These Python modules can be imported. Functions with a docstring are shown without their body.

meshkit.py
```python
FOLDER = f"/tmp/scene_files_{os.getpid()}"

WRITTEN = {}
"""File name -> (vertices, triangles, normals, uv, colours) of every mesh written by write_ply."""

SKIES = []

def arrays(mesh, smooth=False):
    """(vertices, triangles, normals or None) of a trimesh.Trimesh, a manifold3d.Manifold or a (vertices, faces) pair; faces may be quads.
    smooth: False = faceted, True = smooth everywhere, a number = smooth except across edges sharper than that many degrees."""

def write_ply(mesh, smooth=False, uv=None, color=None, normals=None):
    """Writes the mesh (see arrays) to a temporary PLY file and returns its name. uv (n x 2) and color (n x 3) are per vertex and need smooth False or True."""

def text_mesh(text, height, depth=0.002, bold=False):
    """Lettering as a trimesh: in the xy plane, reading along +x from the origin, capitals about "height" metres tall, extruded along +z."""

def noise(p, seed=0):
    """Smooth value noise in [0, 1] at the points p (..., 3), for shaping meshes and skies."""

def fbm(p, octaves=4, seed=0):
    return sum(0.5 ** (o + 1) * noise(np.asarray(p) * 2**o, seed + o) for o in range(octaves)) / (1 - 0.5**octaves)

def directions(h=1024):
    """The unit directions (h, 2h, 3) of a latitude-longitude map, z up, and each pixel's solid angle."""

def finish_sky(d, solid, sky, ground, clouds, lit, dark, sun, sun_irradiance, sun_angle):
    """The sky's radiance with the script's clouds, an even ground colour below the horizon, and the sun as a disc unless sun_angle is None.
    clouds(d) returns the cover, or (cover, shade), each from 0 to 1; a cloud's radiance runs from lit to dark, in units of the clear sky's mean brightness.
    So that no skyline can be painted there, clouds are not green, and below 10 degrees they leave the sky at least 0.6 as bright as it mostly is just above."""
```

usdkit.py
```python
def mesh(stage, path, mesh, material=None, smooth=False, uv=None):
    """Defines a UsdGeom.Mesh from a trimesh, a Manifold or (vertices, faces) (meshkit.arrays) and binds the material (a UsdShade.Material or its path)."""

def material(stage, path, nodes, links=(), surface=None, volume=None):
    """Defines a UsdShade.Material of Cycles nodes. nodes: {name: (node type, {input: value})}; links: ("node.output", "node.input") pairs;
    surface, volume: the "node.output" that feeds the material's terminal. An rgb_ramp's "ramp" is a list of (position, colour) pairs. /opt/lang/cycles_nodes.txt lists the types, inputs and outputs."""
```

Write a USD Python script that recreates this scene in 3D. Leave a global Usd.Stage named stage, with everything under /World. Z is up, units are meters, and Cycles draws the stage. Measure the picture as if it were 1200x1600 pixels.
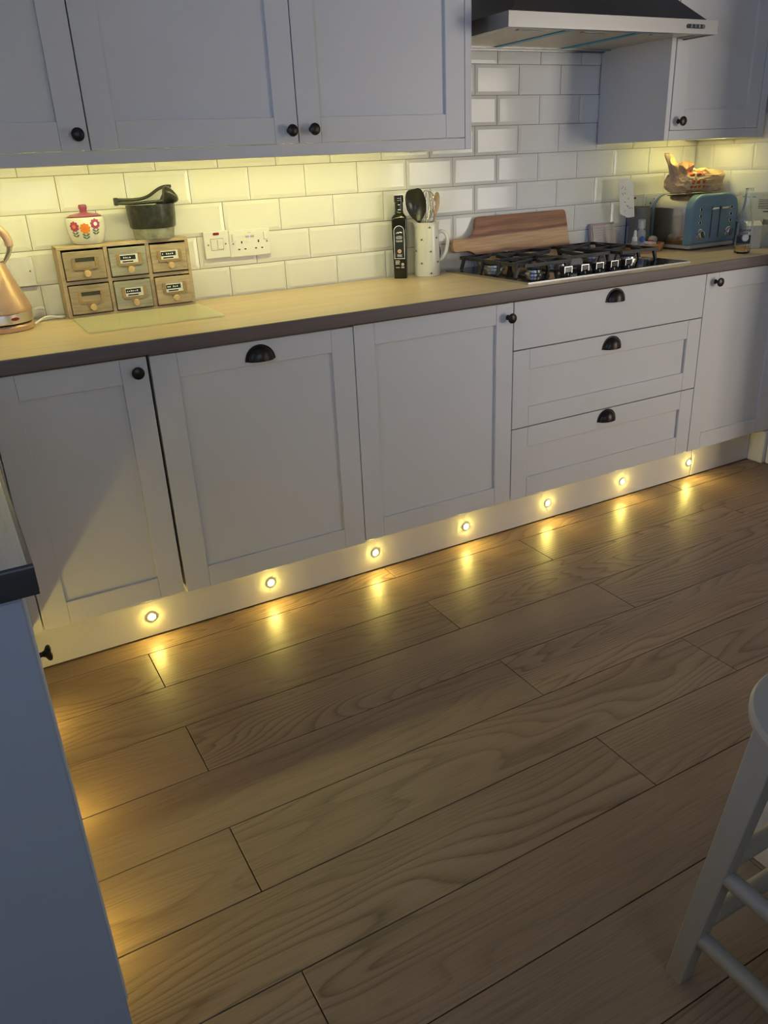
import math, random
import numpy as np, trimesh, usdkit, meshkit
import manifold3d as m3
from shapely.geometry import Polygon, Point, box as sbox
from shapely import affinity
from shapely.ops import unary_union
from pxr import Usd, UsdGeom, UsdLux, UsdShade, Gf, Sdf

stage = Usd.Stage.CreateInMemory()
UsdGeom.SetStageUpAxis(stage, UsdGeom.Tokens.z)
UsdGeom.SetStageMetersPerUnit(stage, 1.0)
UsdGeom.Xform.Define(stage, '/World')
UsdGeom.Scope.Define(stage, '/World/Looks')

# ------------------------------------------------------------------ camera
EXPOSURE = 0.0
CAM = (-0.99486, -2.71479, 1.30943)
YAW, PITCH, ROLL, FPX = 0.48819, -0.41313, -0.04861, 1243.256
def make_camera():
    cy, sy, cp, sp = math.cos(YAW), math.sin(YAW), math.cos(PITCH), math.sin(PITCH)
    f = np.array([sy * cp, cy * cp, sp]); r = np.array([cy, -sy, 0.0]); u = np.cross(r, f)
    c, s = math.cos(ROLL), math.sin(ROLL)
    r2, u2 = c * r + s * u, -s * r + c * u
    cam = UsdGeom.Camera.Define(stage, '/World/camera')
    m = Gf.Matrix4d(*[float(x) for x in (*r2, 0, *u2, 0, *(-f), 0, *CAM, 1)])
    cam.AddTransformOp().Set(m)
    cam.CreateHorizontalApertureAttr(36.0); cam.CreateVerticalApertureAttr(48.0)
    cam.CreateFocalLengthAttr(36.0 * FPX / 1200.0)
    cam.CreateClippingRangeAttr(Gf.Vec2f(0.02, 60))
    cam.CreateExposureAttr(EXPOSURE)
make_camera()

# ------------------------------------------------------------------ daylight
def rect_light(name, center, normal, w, h, color, intensity):
    n = np.array(normal, float); n /= np.linalg.norm(n)
    zax = -n                                     # a RectLight shines along its -z
    xax = np.cross([0, 0, 1.0], zax); xax /= np.linalg.norm(xax)
    yax = np.cross(zax, xax)
    L = UsdLux.RectLight.Define(stage, '/World/' + name)
    L.AddTransformOp().Set(Gf.Matrix4d(*[float(x) for x in (*xax, 0, *yax, 0, *zax, 0, *center, 1)]))
    L.CreateWidthAttr(w); L.CreateHeightAttr(h); L.CreateColorAttr(Gf.Vec3f(*color)); L.CreateIntensityAttr(intensity)
    return L
# blue evening daylight through the window of the left wall; paler daylight through the window of the next room
rect_light('window_daylight', (-1.72, -1.92, 1.68), (1, 0.0, -0.0), 1.25, .90, (0.24, 0.42, 1.0), 6.0)
rect_light('rear_daylight', (-.70, -4.82, 1.55), (0, 1, 0), 1.9, 1.1, (0.66, 0.82, 1.0), 3.3)  # added fill for cabinets and end panel, from an invented rear window
rect_light('garden_daylight', (3.92, -4.82, 1.12), (0, 1, 0), 1.60, 2.1, (1.0, 0.91, 0.80), 11.5)
dome = UsdLux.DomeLight.Define(stage, '/World/sky_light')
dome.CreateColorAttr(Gf.Vec3f(0.55, 0.7, 1.0)); dome.CreateIntensityAttr(0.25)

STRIP_E, STRIP_C = 41.0, (1.0, 0.93, 0.34)
PLINTH_E, PLINTH_C = 600.0, (1.0, 0.77, 0.17)

# ------------------------------------------------------------------ helpers: scene
W = 0.915            # worktop top
counts, offset = {}, {}
def fresh(parent, name):
    k = (parent, name); n = counts.get(k, -1) + 1; counts[k] = n
    return f'{parent}/{name}' if n == 0 else f'{parent}/{name}_{n:03d}'
def tag(path, label=None, cat=None, group=None, kind=None):
    p = stage.GetPrimAtPath(path)
    for k, v in (('label', label), ('category', cat), ('group', group), ('kind', kind)):
        if v: p.SetCustomDataByKey(k, v)
    return path
def thing(name, label, cat, loc=(0, 0, 0), group=None, rotz=0.0):
    """An Xform at the thing's base. Meshes given to part() are in world coordinates; rotz turns the whole about its base."""
    path = fresh('/World', name)
    x = UsdGeom.Xform.Define(stage, path); x.AddTranslateOp().Set(Gf.Vec3d(*map(float, loc)))
    if rotz: x.AddRotateZOp().Set(float(rotz))
    offset[path] = np.array(loc, float)
    return tag(path, label, cat, group)
def tri(m):
    if hasattr(m, 'to_mesh'):
        q = m.to_mesh(); return trimesh.Trimesh(q.vert_properties[:, :3], q.tri_verts, process=False)
    return m
def part(name, mesh, mat, parent, smooth=30, label=None, kind=None):
    mesh = tri(mesh)
    path = fresh(parent, name)
    o = offset.get(parent, np.zeros(3)); offset[path] = o
    m = mesh.copy(); m.apply_translation(-o)
    usdkit.mesh(stage, path, m, MAT[mat], smooth=smooth)
    if label or kind: tag(path, label, None, None, kind)
    return path
def solo(name, mesh, mat, label, cat, loc=(0, 0, 0), group=None, smooth=30):
    """A thing that is one mesh."""
    mesh = tri(mesh).copy(); mesh.apply_translation(-np.array(loc, float))
    path = fresh('/World', name)
    g = usdkit.mesh(stage, path, mesh, MAT[mat], smooth=smooth); g.AddTranslateOp().Set(Gf.Vec3d(*map(float, loc)))
    offset[path] = np.array(loc, float)
    return tag(path, label, cat, group)
def struct(name, mesh, mat, parent='/World', smooth=30):
    mesh = tri(mesh); path = fresh(parent, name)
    usdkit.mesh(stage, path, mesh, MAT[mat], smooth=smooth); offset[path] = np.zeros(3)
    if parent == '/World': tag(path, kind='structure')
    return path
def placed(name, mesh, mat, parent, T, R=None, smooth=30):
    """A piece under parent with its own local space (so that grain and tone vary)."""
    path = fresh(parent, name)
    g = usdkit.mesh(stage, path, tri(mesh), MAT[mat], smooth=smooth)
    t = np.array(T, float) - offset.get(parent, np.zeros(3))
    g.AddTranslateOp().Set(Gf.Vec3d(*map(float, t)))
    if R is not None: g.AddRotateXYZOp().Set(Gf.Vec3f(*map(float, R)))
    offset[path] = np.zeros(3)
    return path

# ------------------------------------------------------------------ helpers: shapes
cat_ = trimesh.util.concatenate
def hull(pts): return trimesh.convex.convex_hull(np.array(pts, float))
def bx(x0, x1, y0, y1, z0, z1, b=0.0):
    if b <= 0:
        m = trimesh.creation.box((x1 - x0, y1 - y0, z1 - z0)); m.apply_translation(((x0 + x1) / 2, (y0 + y1) / 2, (z0 + z1) / 2)); return m
    pts = []
    for X, sx in ((x0, 1), (x1, -1)):
        for Y, sy in ((y0, 1), (y1, -1)):
            for Z, sz in ((z0, 1), (z1, -1)):
                pts += [(X, Y + sy * b, Z + sz * b), (X + sx * b, Y, Z + sz * b), (X + sx * b, Y + sy * b, Z)]
    return hull(pts)
def lathe(profile, c=(0, 0, 0), n=40):
    p = np.array(profile, float)
    m = trimesh.creation.revolve(p, sections=n)
    if m.volume < 0: m.invert()
    m.apply_translation(c); return m
def tube(path, r, n=10, closed=False):
    path = np.array(path, float); k = len(path)
    rr = np.full(k, r) if np.ndim(r) == 0 else np.array(r, float)
    t = np.gradient(path, axis=0) if not closed else np.roll(path, -1, 0) - np.roll(path, 1, 0)
    t /= np.linalg.norm(t, axis=1)[:, None]
    up = np.array([0, 0, 1.0]) if abs(t[0][2]) < .9 else np.array([1.0, 0, 0])
    a = np.cross(t[0], up); a /= np.linalg.norm(a); vs = []
    for i in range(k):
        a = a - t[i] * (a @ t[i]); a /= np.linalg.norm(a); b = np.cross(t[i], a)
        th = np.linspace(0, 2 * np.pi, n, endpoint=False)
        vs.append(path[i] + rr[i] * (np.cos(th)[:, None] * a + np.sin(th)[:, None] * b))
    v = np.vstack(vs); f = []
    for i in range(k if closed else k - 1):
        j = (i + 1) % k
        for q in range(n):
            w = (q + 1) % n
            f += [(i * n + q, i * n + w, j * n + w), (i * n + q, j * n + w, j * n + q)]
    if not closed:
        v = np.vstack([v, path[0], path[-1]]); c0, c1 = len(v) - 2, len(v) - 1
        for q in range(n):
            w = (q + 1) % n; f += [(c0, w, q), (c1, (k - 1) * n + q, (k - 1) * n + w)]
    m = trimesh.Trimesh(v, np.array(f), process=False)
    if not closed and m.volume < 0: m.invert()
    if closed and m.volume < 0: m.invert()
    return m
def spline(pts, n=40):
    from scipy.interpolate import CubicSpline
    p = np.array(pts, float); t = np.r_[0, np.cumsum(np.linalg.norm(np.diff(p, axis=0), axis=1))]
    return CubicSpline(t, p)(np.linspace(0, t[-1], n))
def prism(poly, d):
    gs = getattr(poly, 'geoms', [poly])
    return cat_([trimesh.creation.extrude_polygon(g, d, engine='earcut') for g in gs if g.area > 0])
def upright(m, x=0, y=0, z=0):
    """Turns a shape drawn in xy (thickness +z) so that it stands facing -y."""
    m = m.copy(); v = m.vertices; m.vertices = np.c_[v[:, 0] + x, -v[:, 2] + y, v[:, 1] + z]; return m
def rot(m, deg, axis, about=(0, 0, 0)):
    m = m.copy(); m.apply_transform(trimesh.transformations.rotation_matrix(math.radians(deg), axis, about)); return m
def move(m, t): m = m.copy(); m.apply_translation(t); return m
def cyl(r, h, c, axis='z', n=32, b=0.0):
    """Closed cylinder starting at c and going +axis."""
    pr = [(0, 0), (r - b, 0), (r, b), (r, h - b), (r - b, h), (0, h)] if b else [(0, 0), (r, 0), (r, h), (0, h)]
    m = lathe(pr, n=n)
    if axis == 'y': m = rot(m, -90, (1, 0, 0))
    if axis == '-y': m = rot(m, 90, (1, 0, 0))
    if axis == 'x': m = rot(m, 90, (0, 1, 0))
    return move(m, c)
def rrect(w, h, r, n=6):
    return sbox(-w / 2 + r, -h / 2 + r, w / 2 - r, h / 2 - r).buffer(r, quad_segs=n)
def wrap(m, c, R, ang):
    """Bends a shape drawn in xy (x along the girth, y up, z outwards) round a vertical cylinder about c; ang: where x=0 faces."""
    m = m.copy(); 
    v = m.vertices; a = ang + v[:, 0] / R; r = R + v[:, 2]
    m.vertices = np.c_[c[0] + r * np.cos(a), c[1] + r * np.sin(a), c[2] + v[:, 1]]; return m
def dense(m, e=0.004):
    return m.subdivide_to_size(e)

# ------------------------------------------------------------------ materials
MAT = {}
def mat(name, nodes, links=(), surface='p.BSDF'):
    MAT[name] = usdkit.material(stage, '/World/Looks/' + name, nodes, links, surface=surface)
def plain(name, color, rough=.45, metal=0.0, spec=.5, noise=0.0, nscale=30, bump=0.0, bscale=200, **kw):
    nodes = {'p': ('principled_bsdf', dict(base_color=color, roughness=rough, metallic=metal, specular_ior_level=spec, **kw))}
    links = []
    if noise or bump: nodes['tc'] = ('texture_coordinate', {})
    if noise:
        nodes['n'] = ('noise_texture', {'scale': nscale, 'detail': 4})
        nodes['r'] = ('rgb_ramp', {'ramp': [(0.3, tuple(c * (1 - noise) for c in color)), (0.7, tuple(min(1, c * (1 + noise)) for c in color))]})
        links += [('tc.object', 'n.vector'), ('n.fac', 'r.fac'), ('r.color', 'p.base_color')]
    if bump:
        nodes['bn'] = ('noise_texture', {'scale': bscale, 'detail': 3})
        nodes['b'] = ('bump', {'strength': bump, 'distance': 0.001})
        links += [('tc.object', 'bn.vector'), ('bn.fac', 'b.height'), ('b.normal', 'p.normal')]
    mat(name, nodes, links)
def wood(name, c_dark, c_mid, c_light, rings=26.0, sx=.9, sy=6.5, rough=.42, bump=.12, ring_amt=.55, fiber=.35, axis='x', vary=.12, seed=0.0, grad=0.0):
    """Cathedral grain: contour lines of a stretched noise, with fine fibres; grain runs along the axis; each piece is shifted at random."""
    sc = {'x': (sx, sy, sy), 'y': (sy, sx, sy), 'z': (sy, sy, sx)}[axis]
    fs = {'x': (7, 260, 260), 'y': (260, 7, 260), 'z': (260, 260, 7)}[axis]
    nodes = {
        'tc': ('texture_coordinate', {}), 'oi': ('object_info', {}),
        'm1': ('math', {'math_type': 'multiply', 'value2': 57.0}), 'm2': ('math', {'math_type': 'multiply', 'value2': 133.0}),
        'off': ('combine_xyz', {'z': seed}),
        'add': ('mix_vector', {}),
        'mp': ('mapping', {'scale': sc}), 'mf': ('mapping', {'scale': fs}),
        'n': ('noise_texture', {'scale': 1.0, 'detail': 2.2, 'roughness': .45, 'distortion': .35}),
        'k': ('math', {'math_type': 'multiply', 'value2': rings}),
        'fr': ('math', {'math_type': 'fraction'}),
        'rr': ('rgb_ramp', {'ramp': [(0.0, (0, 0, 0)), (0.12, (.28, .28, .28)), (0.38, (.66, .66, .66)), (0.75, (.85, .85, .85)), (0.92, (.6, .6, .6)), (1.0, (0, 0, 0))]}),
        'nf': ('noise_texture', {'scale': 1.0, 'detail': 3}),
        'nb': ('noise_texture', {'scale': 1.3, 'detail': 2}),
        'mixr': ('mix_float', {'fac': ring_amt}),
        'half': ('math', {'math_type': 'multiply', 'value2': 1.0}),
        'mixf': ('mix_float', {'fac': fiber}),
        'ramp': ('rgb_ramp', {'ramp': [(0.15, c_dark), (0.5, c_mid), (0.85, c_light)]}),
        'hv': ('math', {'math_type': 'multiply_add', 'value2': 2 * vary, 'value3': 1 - vary}),
        'hsv': ('hsv', {}),
        'b': ('bump', {'strength': bump, 'distance': 0.0012}),
        'p': ('principled_bsdf', {'roughness': rough, 'specular_ior_level': .5}),
        'rgh': ('math', {'math_type': 'multiply_add', 'value2': -0.12, 'value3': rough + .06}),
        'vadd': ('mix', {'mix_type': 'add', 'fac': 1.0}),
    }
    del nodes['add'], nodes['half']
    links = [('oi.random', 'm1.value1'), ('oi.random', 'm2.value1'), ('m1.value', 'off.x'), ('m2.value', 'off.y'),
             ('tc.object', 'vadd.color1'), ('off.vector', 'vadd.color2'), ('vadd.color', 'mp.vector'), ('vadd.color', 'mf.vector'),
             ('mp.vector', 'n.vector'), ('n.fac', 'k.value1'), ('k.value', 'fr.value1'), ('fr.value', 'rr.fac'),
             ('mf.vector', 'nf.vector'), ('mp.vector', 'nb.vector'),
             ('nb.fac', 'mixr.a'), ('rr.color', 'mixr.b'), ('mixr.result', 'mixf.a'), ('nf.fac', 'mixf.b'),
             ('mixf.result', 'ramp.fac'), ('oi.random', 'hv.value1'), ('ramp.color', 'hsv.color'), ('hv.value', 'hsv.value'),
             ('hsv.color', 'p.base_color'), ('mixf.result', 'b.height'), ('b.normal', 'p.normal'), ('mixf.result', 'rgh.value1'), ('rgh.value', 'p.roughness')]
    if grad:
        nodes['nz'] = ('noise_texture', {'scale': .55, 'detail': 1}); nodes['zr'] = ('map_range', {'from_min': .38, 'from_max': .62, 'to_min': .15, 'to_max': .80, 'clamp': True})
        links += [('mp.vector', 'nz.vector'), ('nz.fac', 'zr.value'), ('zr.result', 'mixr.fac')]
    if grad:      # straight grain across the piece, bent by the noise
        nodes['sx'] = ('separate_xyz', {}); nodes['gr'] = ('math', {'math_type': 'multiply_add', 'value2': grad})
        links = [l for l in links if l != ('k.value', 'fr.value1')] + [('tc.object', 'sx.vector'), ('sx.y', 'gr.value1'), ('k.value', 'gr.value3'), ('gr.value', 'fr.value1')]
    mat(name, nodes, links)

wood('oak_floor', (.085, .048, .027), (.27, .180, .112), (.385, .265, .175), rings=24, sx=.75, sy=4.6, rough=.42, bump=.3, ring_amt=.5, fiber=.42, vary=.10, grad=40.0)
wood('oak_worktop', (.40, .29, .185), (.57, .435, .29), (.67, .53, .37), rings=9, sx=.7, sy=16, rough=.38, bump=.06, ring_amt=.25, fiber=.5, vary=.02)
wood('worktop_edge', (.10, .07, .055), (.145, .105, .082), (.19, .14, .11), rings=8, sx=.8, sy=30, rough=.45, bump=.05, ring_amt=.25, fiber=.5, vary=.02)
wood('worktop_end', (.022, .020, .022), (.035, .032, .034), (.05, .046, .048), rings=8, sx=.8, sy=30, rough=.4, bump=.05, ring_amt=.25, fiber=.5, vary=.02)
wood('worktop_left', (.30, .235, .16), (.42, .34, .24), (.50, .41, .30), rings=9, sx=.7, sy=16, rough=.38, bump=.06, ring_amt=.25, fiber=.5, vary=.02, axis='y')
wood('weathered', (.21, .16, .105), (.40, .31, .205), (.53, .43, .30), rings=6, sx=5, sy=30, rough=.7, bump=.3, ring_amt=.3, fiber=.45, vary=.15)
wood('weathered_grey', (.19, .175, .14), (.35, .325, .265), (.49, .455, .375), rings=6, sx=5, sy=30, rough=.7, bump=.3, ring_amt=.3, fiber=.45, vary=.15)
wood('holder_wood', (.22, .145, .06), (.34, .23, .105), (.42, .30, .15), rings=5, sx=4, sy=25, rough=.45, bump=.1, ring_amt=.3, fiber=.4, vary=.05)
wood('card_wood', (.31, .22, .125), (.48, .37, .235), (.60, .48, .32), rings=5, sx=4, sy=25, rough=.6, bump=.15, ring_amt=.3, fiber=.4, vary=.05)
wood('beech', (.50, .34, .17), (.62, .44, .24), (.70, .52, .31), rings=5, sx=20, sy=20, rough=.5, bump=.1, ring_amt=.2, fiber=.3, axis='z', vary=.03)
wood('tray_wood', (.30, .13, .04), (.46, .22, .075), (.55, .30, .12), rings=6, sx=6, sy=30, rough=.45, bump=.1, ring_amt=.3, fiber=.4, vary=.03)

# acacia board: bands of dark and light wood across its height
def acacia():
    nodes = {'tc': ('texture_coordinate', {}), 'sep': ('separate_xyz', {}), 'mp': ('mapping', {'scale': (2.2, 9, 9)}),
             'n': ('noise_texture', {'scale': 1.0, 'detail': 3, 'distortion': .4}), 'mf': ('mapping', {'scale': (9, 200, 200)}), 'nf': ('noise_texture', {'scale': 1.0, 'detail': 3}),
             'wob': ('math', {'math_type': 'multiply_add', 'value2': .05}), 'mr': ('map_range', {'from_min': -.02, 'from_max': .20}),
             'ramp': ('rgb_ramp', {'ramp': [(0.0, (.70, .47, .27)), (.36, (.68, .44, .24)), (.39, (.24, .09, .045)), (.43, (.26, .10, .05)), (.46, (.56, .31, .14)), (.55, (.64, .40, .20)), (.67, (.60, .35, .17)), (.705, (.20, .075, .04)), (.74, (.24, .09, .045)), (.77, (.38, .175, .08)), (.86, (.24, .10, .05)), (.93, (.33, .145, .07)), (1.0, (.27, .11, .055))]}),
             'fm': ('mix', {'mix_type': 'overlay', 'fac': .55}), 'p': ('principled_bsdf', {'roughness': .42}), 'b': ('bump', {'strength': .1, 'distance': .001})}
    links = [('tc.object', 'sep.vector'), ('tc.object', 'mp.vector'), ('mp.vector', 'n.vector'), ('tc.object', 'mf.vector'), ('mf.vector', 'nf.vector'),
             ('n.fac', 'wob.value1'), ('sep.z', 'wob.value3'), ('wob.value', 'mr.value'), ('mr.result', 'ramp.fac'), ('ramp.color', 'fm.color1'), ('nf.fac', 'fm.color2'),
             ('fm.color', 'p.base_color'), ('nf.fac', 'b.height'), ('b.normal', 'p.normal')]
    mat('acacia', nodes, links)
acacia()
plain('cabinet_paint', (.66, .635, .585), .42, noise=.02, nscale=3, bump=.04, bscale=260)
plain('panel_blue_light', (.33, .37, .44), .45, bump=.04, bscale=260)  # end panel of the cabinets, with dim blue light put into its colour
plain('wall_paint', (.62, .60, .56), .8, bump=.05, bscale=90)
plain('wall_dark', (.16, .17, .20), .8)
plain('ceiling_paint', (.75, .74, .72), .85)
plain('skirting_paint', (.66, .65, .62), .4)
plain('tile_glaze', (.80, .785, .73), .09, spec=.22, noise=.012, nscale=6)
plain('grout', (.36, .33, .28), .9, bump=.2, bscale=300)
plain('dark_gap', (.03, .028, .025), .8)
plain('bronze', (.035, .028, .024), .34, metal=.7)
plain('steel', (.30, .295, .285), .38, metal=1.0, bump=.03, bscale=500)
plain('kettle_band', (.74, .66, .55), .3, metal=.8)
plain('steel_dark', (.16, .155, .15), .38, metal=1.0)
plain('chrome', (.80, .78, .74), .08, metal=1.0)
plain('toaster_steel', (.70, .68, .64), .13, metal=1.0, bump=.01, bscale=60)
plain('black_glass', (.012, .012, .013), .06)
plain('cast_iron', (.018, .018, .019), .5, bump=.2, bscale=300)
plain('black_gloss', (.012, .012, .012), .18)
plain('burner_cap', (.03, .03, .03), .45)
plain('alu', (.46, .45, .43), .32, metal=1.0)
plain('filter_film', (.56, .50, .36), .35, noise=.06, nscale=30, metal=.25)
plain('blue_tape', (.03, .30, .48), .35)
plain('hood_under', (.42, .44, .41), .3, metal=.6)
plain('white_plastic', (.80, .79, .75), .32)
plain('white_ceramic', (.80, .78, .71), .16)
plain('cream_ceramic', (.80, .77, .66), .2)
plain('rose_glaze', (.33, .07, .13), .25)
plain('petal_purple', (.40, .06, .16), .4)
plain('petal_orange', (.80, .24, .02), .4)
plain('petal_core', (.75, .22, .06), .4)
plain('leaf_green', (.13, .21, .10), .5)
plain('granite', (.030, .032, .028), .28, noise=.45, nscale=60)
plain('granite_pale', (.26, .26, .21), .55, noise=.35, nscale=40)
plain('dark_tool', (.035, .035, .03), .28)
plain('red_lens', (.25, .01, .01), .3)
plain('screw_metal', (.30, .27, .22), .4, metal=.8)
plain('slot_dark', (.05, .045, .035), .7)
plain('olive_glass', (.012, .013, .006), .08)
plain('print_black', (.012, .012, .012), .5)
plain('print_white', (.80, .79, .74), .5)
plain('print_grey', (.42, .40, .36), .6)
plain('print_orange', (.80, .33, .06), .5)
plain('print_navy', (.010, .011, .020), .5)
plain('print_teal', (.20, .50, .45), .5)
plain('black_nylon', (.025, .026, .022), .30)
plain('bee', (.10, .075, .03), .5)
plain('paper', (.78, .76, .70), .7)
plain('paper_pale', (.70, .69, .66), .6, noise=.05, nscale=40)
plain('card_lilac', (.50, .38, .38), .6)
plain('card_cream', (.66, .58, .50), .6, noise=.04, nscale=60)
plain('fabric_grey', (.19, .185, .17), .95, noise=.35, nscale=420, bump=.5, bscale=420)
plain('toaster_blue', (.155, .265, .335), .16, coat_weight=.5, coat_roughness=.05)
plain('cream_base', (.50, .46, .38), .4)
plain('red_print', (.62, .12, .03), .6)
plain('red_plastic', (.55, .04, .03), .35)
plain('pebble', (.50, .45, .37), .7, noise=.2, nscale=50)
plain('blue_label', (.03, .11, .32), .4)
plain('cream_paint_old', (.60, .55, .45), .6, noise=.12, nscale=12, bump=.1, bscale=80)
plain('pine_strip', (.45, .29, .11), .55)
plain('stool_paint', (.29, .255, .20), .42, noise=.03, nscale=8, bump=.05, bscale=150)
plain('curtain_plain', (.5, .48, .45), .9)
mat('kettle_copper', {'tc': ('texture_coordinate', {}), 'n': ('noise_texture', {'scale': 800, 'detail': 2}), 'r': ('rgb_ramp', {'ramp': [(.30, (.52, .31, .21)), (.5, (.62, .39, .27)), (.72, (.82, .58, .41))]}),
    'b': ('bump', {'strength': .25, 'distance': .0006}), 'p': ('principled_bsdf', {'metallic': .4, 'roughness': .36, 'coat_weight': .4})},
    [('tc.object', 'n.vector'), ('n.fac', 'r.fac'), ('r.color', 'p.base_color'), ('n.fac', 'b.height'), ('b.normal', 'p.normal')])
mat('brown_paper', {'tc': ('texture_coordinate', {}), 'n': ('noise_texture', {'scale': 22, 'detail': 4}), 'r': ('rgb_ramp', {'ramp': [(.3, (.60, .39, .20)), (.7, (.74, .52, .30))]}),
    'v': ('voronoi_texture', {'scale': 36}), 'b': ('bump', {'strength': .35, 'distance': .004}), 'p': ('principled_bsdf', {'roughness': .48})},
    [('tc.object', 'n.vector'), ('tc.object', 'v.vector'), ('n.fac', 'r.fac'), ('r.color', 'p.base_color'), ('v.distance', 'b.height'), ('b.normal', 'p.normal')])
mat('clear_glass', {'p': ('principled_bsdf', {'base_color': (.97, .98, .97), 'roughness': .02, 'transmission_weight': 1.0, 'ior': 1.45})})
mat('beer', {'p': ('principled_bsdf', {'base_color': (.93, .66, .20), 'roughness': .05, 'transmission_weight': .9, 'ior': 1.34})})
mat('clear_plastic', {'t': ('transparent_bsdf', {'color': (.92, .93, .92)}), 'g': ('principled_bsdf', {'base_color': (.75, .76, .74), 'roughness': .2}), 'm': ('mix_closure', {'fac': .35})},
    [('t.BSDF', 'm.closure1'), ('g.BSDF', 'm.closure2')], surface='m.closure')
mat('thin_sleeve', {'t': ('transparent_bsdf', {'color': (.98, .98, .98)}), 'g': ('glossy_bsdf', {'color': (.9, .9, .9), 'roughness': .08}), 'm': ('mix_closure', {'fac': .06})},
    [('t.BSDF', 'm.closure1'), ('g.BSDF', 'm.closure2')], surface='m.closure')
mat('frosted_glass', {'t': ('transparent_bsdf', {'color': (.97, .985, .94)}), 'g': ('principled_bsdf', {'base_color': (.86, .87, .70), 'roughness': .18}), 'm': ('mix_closure', {'fac': .3})},
    [('t.BSDF', 'm.closure1'), ('g.BSDF', 'm.closure2')], surface='m.closure')
mat('window_glass', {'f': ('fresnel', {'IOR': 1.45}), 't': ('transparent_bsdf', {'color': (1, 1, 1)}), 'g': ('glossy_bsdf', {'color': (1, 1, 1), 'roughness': 0.0}), 'm': ('mix_closure', {})},
    [('f.fac', 'm.fac'), ('t.BSDF', 'm.closure1'), ('g.BSDF', 'm.closure2')], surface='m.closure')
def glow(name, color, e): mat(name, {'e': ('emission', {'color': color, 'strength': e})}, surface='e.emission')
glow('led_strip_glow', STRIP_C, STRIP_E)
glow('plinth_glow', PLINTH_C, PLINTH_E)
glow('usb_glow', (.30, .32, 1.0), 2.2)

# ================================================================== the room
XL, XR, YR, ZC = -1.62, 2.10, -4.70, 2.42
TP, TH = 0.202, 0.1019          # tile pitch
def holed(x0, x1, z0, z1, holes):
    return sbox(x0, z0, x1, z1).difference(unary_union([sbox(*h) for h in holes])) if holes else sbox(x0, z0, x1, z1)
# ---- floor with its planks
floor = struct('floor', bx(-1.75, 4.95, -4.8, 0.1, -0.03, -0.0085), 'dark_gap')
PL, PW, Y0 = 1.382, 0.19582, -0.5927
rng = random.Random(4)
for k in range(-4, 22):
    y1 = Y0 - PW * (k - 1); y0 = Y0 - PW * k
    if y1 > 0.1 or y0 < -4.85: continue
    ph = 0.168 if k % 2 == 0 else -0.695 + (0.008 if k in (1, 3) else -0.008)
    for j in range(-3, 4):
        a, b = ph + PL * j, ph + PL * (j + 1)
        if b < -1.7 or a > 4.85: continue
        a, b = max(a, -1.75), min(b, 4.9)
        g = 0.0011
        dz = rng.uniform(-.0003, .0003)
        c = ((a + b) / 2, (y0 + y1) / 2, -0.004 + dz)
        placed('plank', bx(a + g - c[0], b - g - c[0], y0 + g - c[1], y1 - g - c[1], -.004, .004, .0007), 'oak_floor', floor, c, smooth=False)
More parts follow.
